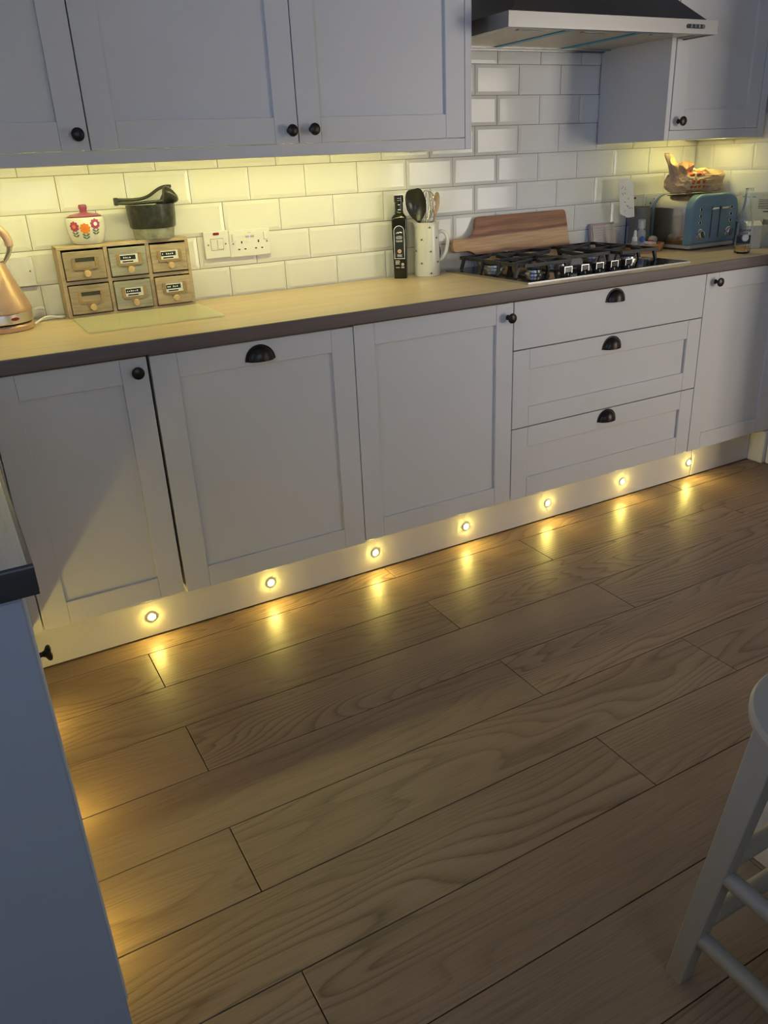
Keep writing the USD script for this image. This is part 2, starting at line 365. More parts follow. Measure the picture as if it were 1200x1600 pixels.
# ---- walls, ceiling
wb = struct('wall_back', bx(XL - .1, XR + .1, .0015, .12, 0, ZC), 'grout')
wr = struct('wall_right', upright(prism(holed(-.12, 4.8, 0, ZC, [(1.14, 0, 3.90, 2.12)]), .1), 0, 0, 0), 'wall_paint')
def reface(path, fn):
    g = UsdGeom.Mesh.Get(stage, path); v = np.array(g.GetPointsAttr().Get()); g.GetPointsAttr().Set(fn(v).astype(np.float32))
    n = g.GetNormalsAttr().Get()
    if n is not None: g.GetPrim().RemoveProperty('normals')
reface(wr, lambda v: np.c_[XR - v[:, 1], -v[:, 0], v[:, 2]])
wl = struct('wall_left', upright(prism(holed(-.12, 4.8, 0, ZC, [(1.29, 1.22, 2.55, 2.14)]), .1), 0, 0, 0), 'wall_paint')
reface(wl, lambda v: np.c_[XL + v[:, 1], -v[:, 0], v[:, 2]])
struct('wall_rear', upright(prism(holed(XL - .1, 5.0, 0, ZC, [(3.12, .06, 4.72, 2.16), (-1.60, 1.0, .30, 2.10)]), .1), 0, YR, 0), 'wall_dark')
struct('ceiling', bx(XL - .2, 5.05, YR - .2, .2, ZC, ZC + .08), 'ceiling_paint')
# next room, seen only in reflections: its outer wall with a tall window, and its far side wall
struct('wall_outer', bx(4.9, 5.0, YR, -.2, 0, ZC), 'wall_paint')
struct('wall_side', bx(XR + .1, 4.9, -.30, -.20, 0, ZC), 'wall_paint')
def window(n, x, y0, y1, z0, z1, cols, rows):
    w = struct(f'window_{n}', cat_([bx(x - .03, x + .03, y0, y0 + .05, z0, z1), bx(x - .03, x + .03, y1 - .05, y1, z0, z1), bx(x - .03, x + .03, y0 + .05, y1 - .05, z0, z0 + .05), bx(x - .03, x + .03, y0 + .05, y1 - .05, z1 - .05, z1)]), 'white_plastic')
    dy, dz = (y1 - y0 - .1) / cols, (z1 - z0 - .1) / rows
    for i in range(1, cols): struct('glazing_bar', bx(x - .02, x + .02, y0 + .05 + i * dy - .02, y0 + .05 + i * dy + .02, z0 + .05, z1 - .05), 'white_plastic', w)
    for j in range(1, rows): struct('glazing_bar', bx(x - .018, x + .018, y0 + .05, y1 - .05, z0 + .05 + j * dz - .02, z0 + .05 + j * dz + .02), 'white_plastic', w)
    struct('pane', bx(x - .003, x + .003, y0 + .04, y1 - .04, z0 + .04, z1 - .04), 'window_glass', w)
window(1, XL - .05, -2.55, -1.29, 1.22, 2.14, 2, 1)
def window_y(n, y, x0, x1, z0, z1, cols):
    w = struct(f'window_{n}', cat_([bx(x0, x0 + .06, y - .03, y + .03, z0, z1), bx(x1 - .06, x1, y - .03, y + .03, z0, z1), bx(x0 + .06, x1 - .06, y - .03, y + .03, z0, z0 + .06), bx(x0 + .06, x1 - .06, y - .03, y + .03, z1 - .06, z1)]), 'white_plastic')
    dx = (x1 - x0 - .12) / cols
    for i in range(1, cols): struct('mullion', bx(x0 + .06 + i * dx - .04, x0 + .06 + i * dx + .04, y - .025, y + .025, z0 + .06, z1 - .06), 'white_plastic', w)
    struct('pane', bx(x0 + .05, x1 - .05, y - .003, y + .003, z0 + .05, z1 - .05), 'window_glass', w)
window_y(2, YR - .05, 3.12, 4.72, .06, 2.16, 2)
window_y(3, YR - .05, -1.60, .30, 1.0, 2.10, 3)  # added unseen window, made up as the opening for the rear fill
# ---- bevelled tiles
def tile_mesh(w, h, d=.0046, bev=.0115):
    bev = min(bev, w * .4, h * .4)
    xs, zs = (-w / 2, w / 2), (-h / 2, h / 2)
    P = [(xs[0], 0, zs[0]), (xs[1], 0, zs[0]), (xs[1], 0, zs[1]), (xs[0], 0, zs[1])]
    Q = [(x, -.0022, z) for x, _, z in P]
    R = [(x + (bev if x < 0 else -bev), -d, z + (bev if z < 0 else -bev)) for x, _, z in P]
    return hull(P + Q + R)
trng = random.Random(11)
def tile_row(wall, k, segs, place):
    for a, b in segs:
        if b - a < .012: continue
        g = .0012; w, h = b - a - 2 * g, TH - 2 * g
        place(wall, tile_mesh(w, h), (a + b) / 2, .91 + TH * (k + .5))
def on_back(wall, m, x, z):
    placed('tile', m, 'tile_glaze', wall, (x, .0015, z), (trng.uniform(-.22, .22), 0, trng.uniform(-.22, .22)), smooth=False)
def cuts(lo, hi, ph):
    n0 = math.ceil((lo - ph) / TP - 1e-6); js = [ph + TP * n for n in range(n0, 40) if lo < ph + TP * n < hi]
    e = [lo] + js + [hi]; return list(zip(e[:-1], e[1:]))
for k in range(0, 10):
    lo, hi = (XL, XR) if k < 5 else (.40, 1.75)
    tile_row(wb, k, cuts(lo, hi, 0 if k % 2 == 1 else -TP / 2), on_back)
def on_right(wall, m, s, z):
    m = m.copy(); v = m.vertices.copy(); m.vertices = np.c_[v[:, 1], -v[:, 0], v[:, 2]]
    if m.volume < 0: m.invert()
    placed('tile', m, 'tile_glaze', wall, (XR, -s, z), (0, trng.uniform(-.22, .22), trng.uniform(-.22, .22)), smooth=False)
for k in range(0, 5):
    tile_row(wr, k, cuts(0.008, .56, .101 if k % 2 == 1 else .202), on_right)
struct('trim_1', bx(XR - .006, XR, -.565, -.005, .91 + 5 * TH, .91 + 5 * TH + .006, .001), 'white_plastic')
# white painted post that ends the run, skirtings
struct('trim_2', bx(2.064, XR - .0005, -.578, -.500, 0, .150, .004), 'skirting_paint')
struct('baseboard_right', bx(XR - .018, XR - .0005, -1.07, -.58, 0, .12, .004), 'skirting_paint')
struct('baseboard_rear', bx(XL, 2.0, YR, YR + .018, 0, .12, .004), 'skirting_paint')
struct('baseboard_left', bx(XL, XL + .018, YR + .02, -1.84, 0, .12, .004), 'skirting_paint')
for y in (-1.14, -3.97): struct('trim_3', bx(XR - .02, XR + .12, y - .0, y + .07, 0, 2.12, .004), 'skirting_paint')

# ================================================================== fitted kitchen
YD = -0.585                       # face of the doors
def shaker(parent, x0, x1, z0, z1, yf=YD, st=.070, rl=.064, th=.022, name='door', slab=False):
    """Door: a recessed panel with its two stiles and two rails as sub-parts."""
    if slab:
        return part(name, bx(x0, x1, yf, yf + th, z0, z1, .0012), 'cabinet_paint', parent)
    d = part(name, bx(x0 + .01, x1 - .01, yf + .0095, yf + th, z0 + .01, z1 - .01), 'cabinet_paint', parent)
    for a, b in ((x0, x0 + st), (x1 - st, x1)): part('stile', bx(a, b, yf, yf + th - .001, z0, z1, .0013), 'cabinet_paint', d)
    for a, b in ((z0, z0 + rl), (z1 - rl, z1)): part('rail', bx(x0 + st + .0002, x1 - st - .0002, yf + .0004, yf + th - .001, a, b, .0013), 'cabinet_paint', d)
    return d
KNOB = [(0, 0), (.0085, 0), (.0085, .002), (.0055, .005), (.0050, .011), (.0075, .016), (.0145, .020), (.0165, .0235), (.0155, .0275), (.0100, .030), (0, .031)]
def knob(parent, x, z, yf):
    m = move(rot(lathe(KNOB, n=32), 90, (1, 0, 0)), (x, yf, z)); part('knob', m, 'bronze', parent, 50)
def cup_handle(parent, x, z, yf):
    a, h, d, n, k = .040, .040, .026, 28, 10
    vs = []
    for s in (1.0, .88):
        for i in range(k + 1):
            ph = math.pi / 2 * i / k                        # 0 at the door, pi/2 at the nose
            for j in range(n + 1):
                th = math.pi * j / n
                vs.append((x + a * s * math.cos(th) * math.cos(ph), yf - d * s * math.sin(ph) * (1 if True else 0), z - .017 + h * s * math.sin(th) * math.cos(ph) + .006 * math.sin(ph) * math.sin(th)))
    # rings of a quarter ellipsoid: open below
    f = []; R = n + 1; L = (k + 1) * R
    for i in range(k):
        for j in range(n):
            q = i * R + j
            f += [(q, q + 1, q + R + 1), (q, q + R + 1, q + R)]
            q += L; f += [(q, q + R + 1, q + 1), (q, q + R, q + R + 1)]
    for j in (0, n):
        for i in range(k):
            q = i * R + j; f += [(q, q + R, q + R + L), (q, q + R + L, q + L)]
    m = trimesh.Trimesh(np.array(vs), np.array(f), process=False); trimesh.repair.fix_normals(m)
    fl = Polygon([(a * 1.12 * math.cos(t), h * 1.12 * math.sin(t)) for t in np.linspace(0, math.pi, 30)]).difference(Polygon([(a * .9 * math.cos(t), h * .9 * math.sin(t)) for t in np.linspace(0, math.pi, 30)]).buffer(.0001))
    part('cup_handle', cat_([m, upright(prism(fl, .003), x, yf, z - .017)]), 'bronze', parent, 60)
def carcass(parent, x0, x1, z0=.15, z1=.874, y0=-.561, y1=-.012):
    part('carcass', bx(x0, x1, y0, y1, z0, z1), 'cabinet_paint', parent)

# ---- base units, left to right
c = thing('base_cabinet', 'cream base cabinet with one framed door, in the corner left of the wide dark gap', 'cabinet', (-.74, -.29, .15))
carcass(c, -.975, -.552); d = shaker(c, -.944, -.549, .166, .872, rl=.066); knob(d, -.580, .836, YD)
part('corner_post', bx(-.984, -.947, YD + .001, YD + .022, .166, .872, .001), 'cabinet_paint', c)
c = thing('dishwasher', 'integrated dishwasher behind a wide cream framed door with one cup handle', 'dishwasher', (-.24, -.29, .15))
carcass(c, -.536, .058); d = shaker(c, -.541, .0615, .160, .870, rl=.067, st=.072); cup_handle(d, -.235, .832, YD)
c = thing('base_cabinet', 'cream base cabinet with a round knob at the top right, left of the three drawers', 'cabinet', (.36, -.29, .15))
carcass(c, .066, .652); d = shaker(c, .0640, .6550, .165, .872, rl=.066, st=.069); knob(d, .632, .826, YD)
c = thing('drawer_unit', 'wide cream unit of three drawers with dark cup handles under the gas hob', 'cabinet', (1.11, -.29, .15))
carcass(c, .660, 1.556)
d = shaker(c, .6585, 1.5605, .7115, .872, name='drawer', slab=True); cup_handle(d, 1.103, .842, YD)
d = shaker(c, .6585, 1.5605, .4345, .7080, name='drawer', rl=.070, st=.070); cup_handle(d, 1.101, .675, YD)
d = shaker(c, .6585, 1.5605, .1650, .4310, name='drawer', rl=.074, st=.070); cup_handle(d, 1.100, .403, YD)
c = thing('base_cabinet', 'cream base cabinet at the far right end with a knob at its top left', 'cabinet', (1.81, -.29, .15))
carcass(c, 1.566, 2.040); d = shaker(c, 1.5640, 2.0440, .164, .872, rl=.066, st=.068); knob(d, 1.613, .839, YD)
part('end_panel', bx(2.0465, 2.0930, -.570, -.012, .152, .874, .002), 'cabinet_paint', c)
# ---- left run
c = thing('side_cabinet', 'side cabinet under the short worktop, its smooth end panel coloured blue-grey to stand for dim blue light', 'cabinet', (-1.30, -1.2, .0))
part('carcass', bx(-1.600, -1.006, -1.795, -.62, .15, .874), 'cabinet_paint', c)
part('end_panel', bx(-1.600, -.9885, -1.816, -1.798, .001, .874, .0025), 'panel_blue_light', c)
for a, b in ((-1.795, -1.395), (-1.391, -.992)):
    d = part('door', bx(-1.005, -.9945, a + .01, b - .01, .17, .868), 'cabinet_paint', c)
    for s, e in ((a, a + .07), (b - .07, b)): part('stile', bx(-1.005, -.985, s, e, .165, .872, .0013), 'cabinet_paint', d)
    for s, e in ((.165, .229), (.808, .872)): part('rail', bx(-1.005, -.9854, a + .0702, b - .0702, s, e, .0013), 'cabinet_paint', d)
    if a > -1.5: part('knob', move(rot(lathe(KNOB, n=32), 90, (0, 1, 0)), (-.985, -1.19, .44)), 'bronze', d, 50)
part('corner_post', bx(-1.005, -.985, -.988, -.612, .166, .872, .001), 'cabinet_paint', c)
# ---- kickboards
solo('kickboard', bx(-1.062, 1.690, -.505, -.487, .005, .149, .001), 'cabinet_paint', 'long cream kickboard with small warm lights running below the base cabinets', 'kickboard', (.3, -.496, .005))
solo('kickboard', bx(1.6935, 2.0625, -.505, -.487, .005, .149, .001), 'cabinet_paint', 'short cream kickboard piece without lights below the far right cabinet', 'kickboard', (1.88, -.496, .005))
solo('kickboard', bx(-1.082, -1.064, -1.795, -.507, .005, .149, .001), 'cabinet_paint', 'cream kickboard tucked below the side cabinet, throwing light onto the floor', 'kickboard', (-1.07, -1.2, .005))
# ---- plinth lights: the first is built, the others refer to it
def plinth_light(label):
    t = thing('plinth_light', label, 'light', (0, 0, 0), 'small plinth lights in the kickboards')
    ring = lathe([(.0082, 0), (.0150, 0), (.0150, .0012), (.0135, .0026), (.0095, .0030), (.0082, .0022), (.0082, 0)], n=32)
    part('bezel', rot(ring, 90, (1, 0, 0)), 'white_plastic', t, 50)
    part('lens', move(rot(lathe([(0, 0), (.0076, 0), (.0076, .0035), (.0064, .0060), (.0038, .0076), (0, .0082)], n=24), 90, (1, 0, 0)), (0, .0003, 0)), 'plinth_glow', t, 60)
    return t
LX = [(-.643, 'below the corner cabinet left of the wide gap'), (-.253, 'below the middle of the dishwasher door'), (.136, 'below the left edge of the middle cabinet, right of the dishwasher'), (.517, 'below the right half of the middle cabinet with the knob'),
      (.900, 'below the left part of the three drawers'), (1.291, 'below the right part of the three drawers'), (1.676, 'at the joint between long and short kickboard')]
first = plinth_light('glowing warm plinth light ' + LX[0][1])
def again(src, name, label, pos, rz=0.0):
    path = fresh('/World', name); x = UsdGeom.Xform.Define(stage, path)
    p = x.GetPrim(); p.GetReferences().AddInternalReference(src)
    x.ClearXformOpOrder(); x.AddTranslateOp().Set(Gf.Vec3d(*map(float, pos)))
    if rz: x.AddRotateZOp().Set(rz)
    p.SetInstanceable(True); tag(path, label); return path
g = UsdGeom.Xformable(stage.GetPrimAtPath(first)); g.ClearXformOpOrder(); g.AddTranslateOp().Set(Gf.Vec3d(LX[0][0], -.5052, .070))
for x, w in LX[1:]: again(first, 'plinth_light', 'glowing warm plinth light ' + w, (x, -.5052, .069))
for y in (-.80, -1.17, -1.52):
    again(first, 'plinth_light', 'plinth light under the side cabinet, its floor glow ' + {-.80: 'closest to the long kickboard', -1.17: 'the middle one of three', -1.52: 'nearest the viewer'}[y], (-1.0638, y, .069), 90.0)
# ---- worktops
def worktop_profile(x0, x1):
    r, y0, y1, z0 = .006, -.600, -.0085, W - .038
    pts = [(y1, z0), (y1, W)] + [(y0 + r - r * math.sin(t), W - r + r * math.cos(t)) for t in np.linspace(0, math.pi / 2, 6)] + [(y0 + .001, z0 + .001), (y0 + .004, z0)]
    return pts
wt = solo('worktop', bx(XL + .002, XR - .009, -.5945, -.0085, W - .038, W, .0004), 'oak_worktop', 'long pale oak worktop with kettle, hob and toaster on it', 'worktop', (.3, -.3, W - .038))
edge = Polygon([(-.0, 0), (-.0045, .0008), (-.0062, .004), (-.0062, .034), (-.0045, .0372), (0, .038)])
def edge_x(x0, x1): 
    m = trimesh.creation.extrude_polygon(edge, x1 - x0, engine='earcut'); v = m.vertices; m.vertices = np.c_[x0 + v[:, 2], -.5946 + v[:, 0], W - .038 + v[:, 1]]; trimesh.repair.fix_normals(m); return m
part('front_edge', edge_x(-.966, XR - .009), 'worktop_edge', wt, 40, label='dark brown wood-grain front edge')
w2 = solo('worktop', bx(XL + .002, -.9745, -1.8175, -.6015, W - .038, W, .0004), 'worktop_left', 'short worktop over the side cabinet, with a nearly black end edge', 'worktop', (-1.3, -1.2, W - .038))
m = trimesh.creation.extrude_polygon(edge, 1.213, engine='earcut'); v = m.vertices.copy(); m.vertices = np.c_[-.9745 - v[:, 0], -1.8175 + v[:, 2], W - .038 + v[:, 1]]; trimesh.repair.fix_normals(m)
part('front_edge', m, 'worktop_edge', w2, 40)
m = trimesh.creation.extrude_polygon(edge, .645, engine='earcut'); v = m.vertices.copy(); m.vertices = np.c_[XL + .006 + v[:, 2], -1.8176 + v[:, 0], W - .038 + v[:, 1]]; trimesh.repair.fix_normals(m)
part('end_edge', m, 'worktop_end', w2, 40, label='nearly black end edge')

# ---- wall units
YU, ZU0, ZU1 = -.362, 1.3725, 2.13
def wall_unit(name, label, x0, x1, dx0, dx1, kx, kz, panels=()):
    c = thing(name, label, 'cabinet', ((x0 + x1) / 2, -.17, ZU0))
    part('carcass', bx(x0, x1, YU + .0235, -.0065, ZU0 - .001, ZU1), 'cabinet_paint', c)
    d = shaker(c, dx0, dx1, ZU0, ZU1, yf=YU, st=.071, rl=.069); knob(d, kx, kz, YU)
    for a, b in panels: part('end_panel', bx(a, b, YU + .001, -.0065, 1.3385, ZU1, .0012), 'cabinet_paint', c)
    return c
wall_unit('wall_cabinet', 'bluish lit wall cabinet at the far left with its knob at the bottom right', -1.155, -.556, -1.154, -.5555, -.584, 1.410)
wall_unit('wall_cabinet', 'wide wall cabinet in the middle of the left group, above the card drawers', -.553, .034, -.5525, .0335, .007, 1.406)
wall_unit('wall_cabinet', 'wall cabinet next to the extractor hood, its knob at the bottom left', .037, .616, .0365, .6165, .077, 1.408, [(.6190, .6440)])
wall_unit('wall_cabinet', 'wall cabinet right of the extractor hood, above the toaster', 1.536, 2.022, 1.5375, 2.0195, 1.577, 1.402, [(1.511, 1.5335), (2.0245, 2.062)])
XRAIL = [(-1.155, .6180, 'cream light rail along the bottom of the three left wall cabinets', -.27), (1.5345, 2.0235, 'short cream light rail under the wall cabinet right of the hood', 1.78)]
for a, b, l, xc in XRAIL:
    solo('light_rail', bx(a, b, YU + .001, YU + .021, 1.3385, 1.3713, .0012), 'cabinet_paint', l, 'light rail', (xc, YU, 1.3385))
def strip(label, x0, x1, y, drop=0.0):
    t = thing('strip_light', label, 'light', ((x0 + x1) / 2, y, 1.36))
    part('housing', bx(x0, x1, y - .011, y + .011, 1.3645 - drop, 1.3712), 'white_plastic', t)
    part('diffuser', bx(x0 + .004, x1 - .004, y - .008, y + .008, 1.3595 - drop, 1.3644 - drop), 'led_strip_glow', t)
strip('glowing strip light under the left wall cabinets, along the yellow lit tiles', -1.15, .585, -.265)
strip('short glowing strip light under the wall cabinet at the right', 1.72, 2.016, -.200, .014)

# ================================================================== extractor hood
h = thing('extractor_hood', 'stainless steel extractor hood with blue film strips between its filters', 'extractor hood', (1.125, -.25, 1.664))
hx0, hx1, hy0 = .6800, 1.5760, -.500
rim = sbox(hx0, hy0, hx1, -.0065)
part('canopy', cat_([move(prism(rim.difference(rim.buffer(-.012, join_style=2)), .042), (0, 0, 1.664)), bx(hx0 + .012, hx1 - .012, hy0 + .012, -.0185, 1.685, 1.706)]), 'steel', h, 20)
P = [(hx0 + .022, hy0 + .022), (hx1 - .022, hy0 + .022), (hx1 - .022, -.0065), (hx0 + .022, -.0065)]; Q = [(.99, -.275), (1.26, -.275), (1.26, -.0065), (.99, -.0065)]
part('pyramid', hull([(x, y, 1.7062) for x, y in P] + [(x, y, 1.93) for x, y in Q]), 'steel_dark', h, 10)
part('chimney', bx(1.00, 1.25, -.265, -.0065, 1.93, 2.40, .002), 'steel', h)
inner = rim.buffer(-.012, join_style=2)
fr = inner.difference(sbox(.715, -.445, 1.541, -.055))
part('underside_frame', move(prism(fr, .006), (0, 0, 1.668)), 'hood_under', h)
for x0, x1 in ((.716, .966), (.980, 1.272), (1.286, 1.540)):
    f = part('filter', bx(x0, x1, -.4440, -.056, 1.672, 1.680, .002), 'filter_film', h, label='cream filmed grease filter')
    part('latch', bx(x0 + .07, x0 + .17, -.415, -.395, 1.669, 1.6725, .001), 'hood_under', f)
for x in (.973, 1.279): part('film_strip', bx(x - .0140, x + .0140, -.4440, -.056, 1.6695, 1.6725), 'blue_tape', h, label='blue protective film strip')
part('film_strip', bx(.706, .7155, -.4440, -.056, 1.6685, 1.6715), 'blue_tape', h, label='blue protective film strip')
b = part('control_panel', upright(prism(rrect(.088, .013, .0064), .0012), 1.468, hy0, 1.6855), 'print_black', h)
for i in range(4): part('button', upright(prism(rrect(.0085, .011, .002), .003), 1.444 + i * .0187, hy0 - .0012, 1.6855), 'chrome', b)

# ================================================================== gas hob
HX0, HX1, HY0, HY1 = .742, 1.508, -.548, -.046
hb = thing('gas_hob', 'black glass gas hob with five knobs set into the worktop', 'hob', (1.12, -.30, W))
part('trim', cat_([move(prism(sbox(HX0, HY0, HX1, HY1).difference(sbox(HX0 + .007, HY0 + .007, HX1 - .007, HY1 - .007)), .0062), (0, 0, W + .0002))]), 'alu', hb)
part('glass', bx(HX0 + .0072, HX1 - .0072, HY0 + .0072, HY1 - .0072, W + .0003, W + .0075, .001), 'black_glass', hb)
ZG = W + .0075
BUR = [(.880, -.165, .036), (.885, -.400, .026), (1.125, -.225, .050), (1.372, -.165, .036), (1.372, -.360, .030)]
for x, y, r in BUR:
    b = part('burner', lathe([(0, 0), (r * 1.25, 0), (r * 1.25, .004), (r * 1.02, .008), (r, .016), (r * .6, .018), (0, .018)], (x, y, ZG), 36), 'alu', hb)
    part('burner_cap', lathe([(0, 0), (r * .95, 0), (r, .003), (r * .96, .008), (r * .7, .0095), (0, .0095)], (x, y, ZG + .0182), 36), 'burner_cap', b)
def bar(p, q, w=.008, hh=.011):
    p, q = np.array(p, float), np.array(q, float); d = q - p; L = np.linalg.norm(d); d /= L
    s = np.cross(d, (0, 0, 1)); s = s / np.linalg.norm(s) if np.linalg.norm(s) > 1e-6 else np.array([1.0, 0, 0]); u = np.cross(s, d)
    return hull([e + a * s * w / 2 + b_ * u * hh / 2 for e in (p, q) for a in (-1, 1) for b_ in (-1, 1)])
def support(x0, x1, y0, y1, centers, legs_y):
    zt = W + .050; ms = []
    for x in (x0, x1):
        ms.append(bar((x, y0, zt), (x, y1, zt)))
    for y in (y0, y1): ms.append(bar((x0, y, zt), (x1, y, zt)))
    for y in legs_y:
        for x, s in ((x0, -1), (x1, 1)):
            ms.append(bar((x + s * .0, y, zt + .001), (x + s * .014, y, ZG + .002), .010, .010))
    for cx, cy, r in centers:
        for dx, dy in ((1, 0), (-1, 0), (0, 1), (0, -1)):
            e = (x1 if dx > 0 else x0) if dx else cx; f = (y1 if dy > 0 else y0) if dy else cy
            if dy and len(centers) > 1: f = min(max(cy + dy * (r + .06), y0), y1)
            st = (cx + dx * r * .55, cy + dy * r * .55)
            ms.append(bar((st[0], st[1], zt + .006), (e, f, zt), .008, .012))
        if len(centers) > 1 and cy == max(c_[1] for c_ in centers): ms.append(bar((x0, (y0 + y1) / 2, zt), (x1, (y0 + y1) / 2, zt)))
    return cat_(ms)
part('pan_support', support(.785, .990, -.470, -.085, BUR[:2], (-.440, -.335, -.235, -.110)), 'cast_iron', hb)
part('pan_support', support(1.010, 1.240, -.400, -.085, BUR[2:3], (-.385, -.110)), 'cast_iron', hb)
part('pan_support', support(1.262, 1.445, -.440, -.085, BUR[3:], (-.420, -.335, -.110)), 'cast_iron', hb)
for x in (.930, 1.006, 1.074, 1.143, 1.212):
    k = part('control_knob', cat_([cyl(.017, .011, (x, -.515, ZG), n=28, b=.001), bx(x - .0165, x + .0165, -.529, -.501, ZG + .0105, ZG + .032, .003)]), 'black_gloss', hb, 25)
    part('knob_frame', upright(prism(sbox(-.0175, 0, .0175, .0225).difference(sbox(-.0145, -.01, .0145, .0195)), .0016), x, -.5286, ZG + .0105), 'alu', k)

# ================================================================== on the wall
def plate(parent, x0, x1, z0, z1, yb=-.0055): return part('faceplate', bx(x0, x1, yb - .0095, yb, z0, z1, .002), 'white_plastic', parent)
YP = -.0152
s = thing('cooker_switch', 'white cooker switch plate with a dark red neon left of the double socket', 'switch', (-.139, 0, 1.085))
plate(s, -.1825, -.0965, 1.042, 1.128)
part('neon', upright(prism(rrect(.021, .0075, .0035), .0012), -.139, YP, 1.119), 'red_lens', s)
part('rocker', rot(bx(-.1375, -.119, YP - .005, YP + .002, 1.071, 1.101, .0015), 8, (1, 0, 0), (-.128, YP, 1.086)), 'white_plastic', s)
part('switch_surround', upright(prism(rrect(.044, .038, .003).difference(rrect(.040, .034, .002)), .0008), -.139, YP, 1.086), 'print_grey', s)
for x in (-.169, -.109): part('screw', cyl(.0028, .001, (x, YP, 1.086), '-y', 14), 'screw_metal', s)
def double_socket(name, label, x0, x1, z0, z1):
    s = thing(name, label, 'socket', ((x0 + x1) / 2, 0, z0)); plate(s, x0, x1, z0, z1); xm = (x0 + x1) / 2
    for sx in (-1, 1):
        part('rocker', bx(xm + sx * .056 - .006, xm + sx * .056 + .006, YP - .004, YP + .002, z1 - .036, z1 - .012, .001), 'white_plastic', s)
        part('screw', cyl(.0028, .001, (xm + sx * .0602, YP, z0 + .043), '-y', 14), 'screw_metal', s)
        xc = xm + sx * .030
        part('earth_slot', bx(xc - .0022, xc + .0022, YP - .0006, YP + .002, z0 + .042, z0 + .050), 'slot_dark', s)
        for d in (-1, 1): part('pin_slot', bx(xc + d * .011 - .0034, xc + d * .011 + .0034, YP - .0006, YP + .002, z0 + .022, z0 + .0258), 'slot_dark', s)
        part('usb_port', bx(xm + sx * .0085 - .0065, xm + sx * .0085 + .0065, YP - .0008, YP + .002, z1 - .026, z1 - .0205), 'print_grey', s)
    part('usb_light', bx(xm - .0018, xm + .0018, YP - .0009, YP + .002, z1 - .0255, z1 - .0205), 'usb_glow', s, label='blue USB indicator light')
    part('usb_symbol', upright(prism(unary_union([Point(-.005, 0).buffer(.0012), Point(.004, 0).buffer(.001), sbox(-.005, -.0003, .006, .0003), Polygon([(-.002, 0), (.0005, .0025), (.003, .0025), (.003, .002), (.0008, .002), (-.001, 0)])]), .0004), xm, YP, z1 - .011), 'print_grey', s)
    return s
double_socket('double_socket', 'white double socket with USB ports right of the red neon cooker switch', -.0955, .0495, 1.040, 1.126)
double_socket('double_socket', 'white double socket with a blue USB light behind speaker and toaster', 1.790, 1.935, 1.050, 1.136)
s = thing('fused_spur', 'white fused spur plate with red neon behind the grey speaker', 'switch', (1.745, 0, 1.09))
plate(s, 1.7025, 1.7885, 1.050, 1.136); part('neon', upright(prism(rrect(.016, .007, .003), .0012), 1.735, YP, 1.122), 'red_lens', s)
part('fuse_holder', bx(1.752, 1.772, YP - .002, YP + .002, 1.068, 1.108, .001), 'white_plastic', s)
s = thing('wall_socket', 'white socket plate on the tiles half hidden behind the copper kettle', 'socket', (-.79, 0, 1.085))
plate(s, -.860, -.715, 1.015, 1.101); part('screw', cyl(.0028, .001, (-.728, YP, 1.058), '-y', 14), 'screw_metal', s); part('rocker', bx(-.792, -.780, YP - .004, YP + .002, 1.066, 1.090, .001), 'white_plastic', s)

# ================================================================== kettle
K0 = (-.846, -.135, W)
k = thing('kettle', 'copper-coloured pyramid kettle with a chrome handle, at the left end of the worktop', 'kettle', K0)
def kl(pr, n=56): return lathe(pr, K0, n)
part('power_base', kl([(0, 0), (.083, 0), (.086, .003), (.087, .014), (.084, .0185), (0, .0185)]), 'kettle_copper', k)
part('foot_ring', kl([(0, .019), (.083, .019), (.0845, .0215), (.083, .0235), (0, .0235)]), 'black_gloss', k)
part('lower_band', kl([(0, .024), (.0865, .024), (.0885, .027), (.0885, .048), (.087, .051), (0, .051)]), 'kettle_band', k)
prof = [(0, .0515), (.0885, .0515), (.0905, .056), (.089, .062), (.080, .088), (.066, .122), (.052, .158), (.0445, .179), (.0425, .186), (0, .186)]
part('body', kl(prof), 'kettle_copper', k, 40)
part('lid', kl([(0, .1865), (.0425, .1865), (.0430, .190), (.036, .197), (.018, .2025), (0, .2035)]), 'chrome', k)
part('lid_knob', kl([(0, .203), (.006, .203), (.006, .210), (.0125, .214), (.0125, .222), (.008, .226), (0, .2265)]), 'kettle_copper', k)
hp = spline([K0 + np.array(q) for q in [(.0405, -.012, .184), (.056, -.018, .205), (.064, -.020, .228), (.058, -.018, .258), (.030, -.010, .285), (-.010, .004, .292), (-.045, .016, .276), (-.060, .020, .235), (-.046, .014, .184)]], 60)
part('handle', tube(hp, np.r_[np.linspace(.005, .0075, 10), np.linspace(.0095, .0095, 40), np.linspace(.0075, .005, 10)], 14), 'chrome', k, 60)
part('handle_grip', tube(hp[10:46], .0112, 14), 'kettle_copper', k, 60, label='copper-coloured grip on the chrome handle')
part('window', wrap(dense(prism(affinity.scale(Point(0, 0).buffer(.010, quad_segs=8), 1.2, .45), .0006)), (K0[0], K0[1], K0[2] + .0375), .0886, math.radians(-68)), 'red_lens', k, label='small red oval in the lower band')
sp = hull([K0 + np.array(q) for q in [(-.040, .012, .150), (-.050, -.012, .150), (-.085, .018, .186), (-.042, .016, .186), (-.046, -.010, .186)]])
part('spout', sp, 'kettle_copper', k)
solo('kettle_cable', tube(spline([(-.757, -.110, W + .0045), (-.735, -.075, W + .006), (-.712, -.068, W + .012), (-.690, -.070, W + .010), (-.668, -.066, W + .0045), (-.662, -.050, W + .0045), (-.690, -.046, W + .0045), (-.730, -.060, W + .0045)], 60), .0036, 10), 'white_plastic', 'white kettle cable looped on the worktop between kettle and card drawers', 'cable', (-.70, -.07, W))
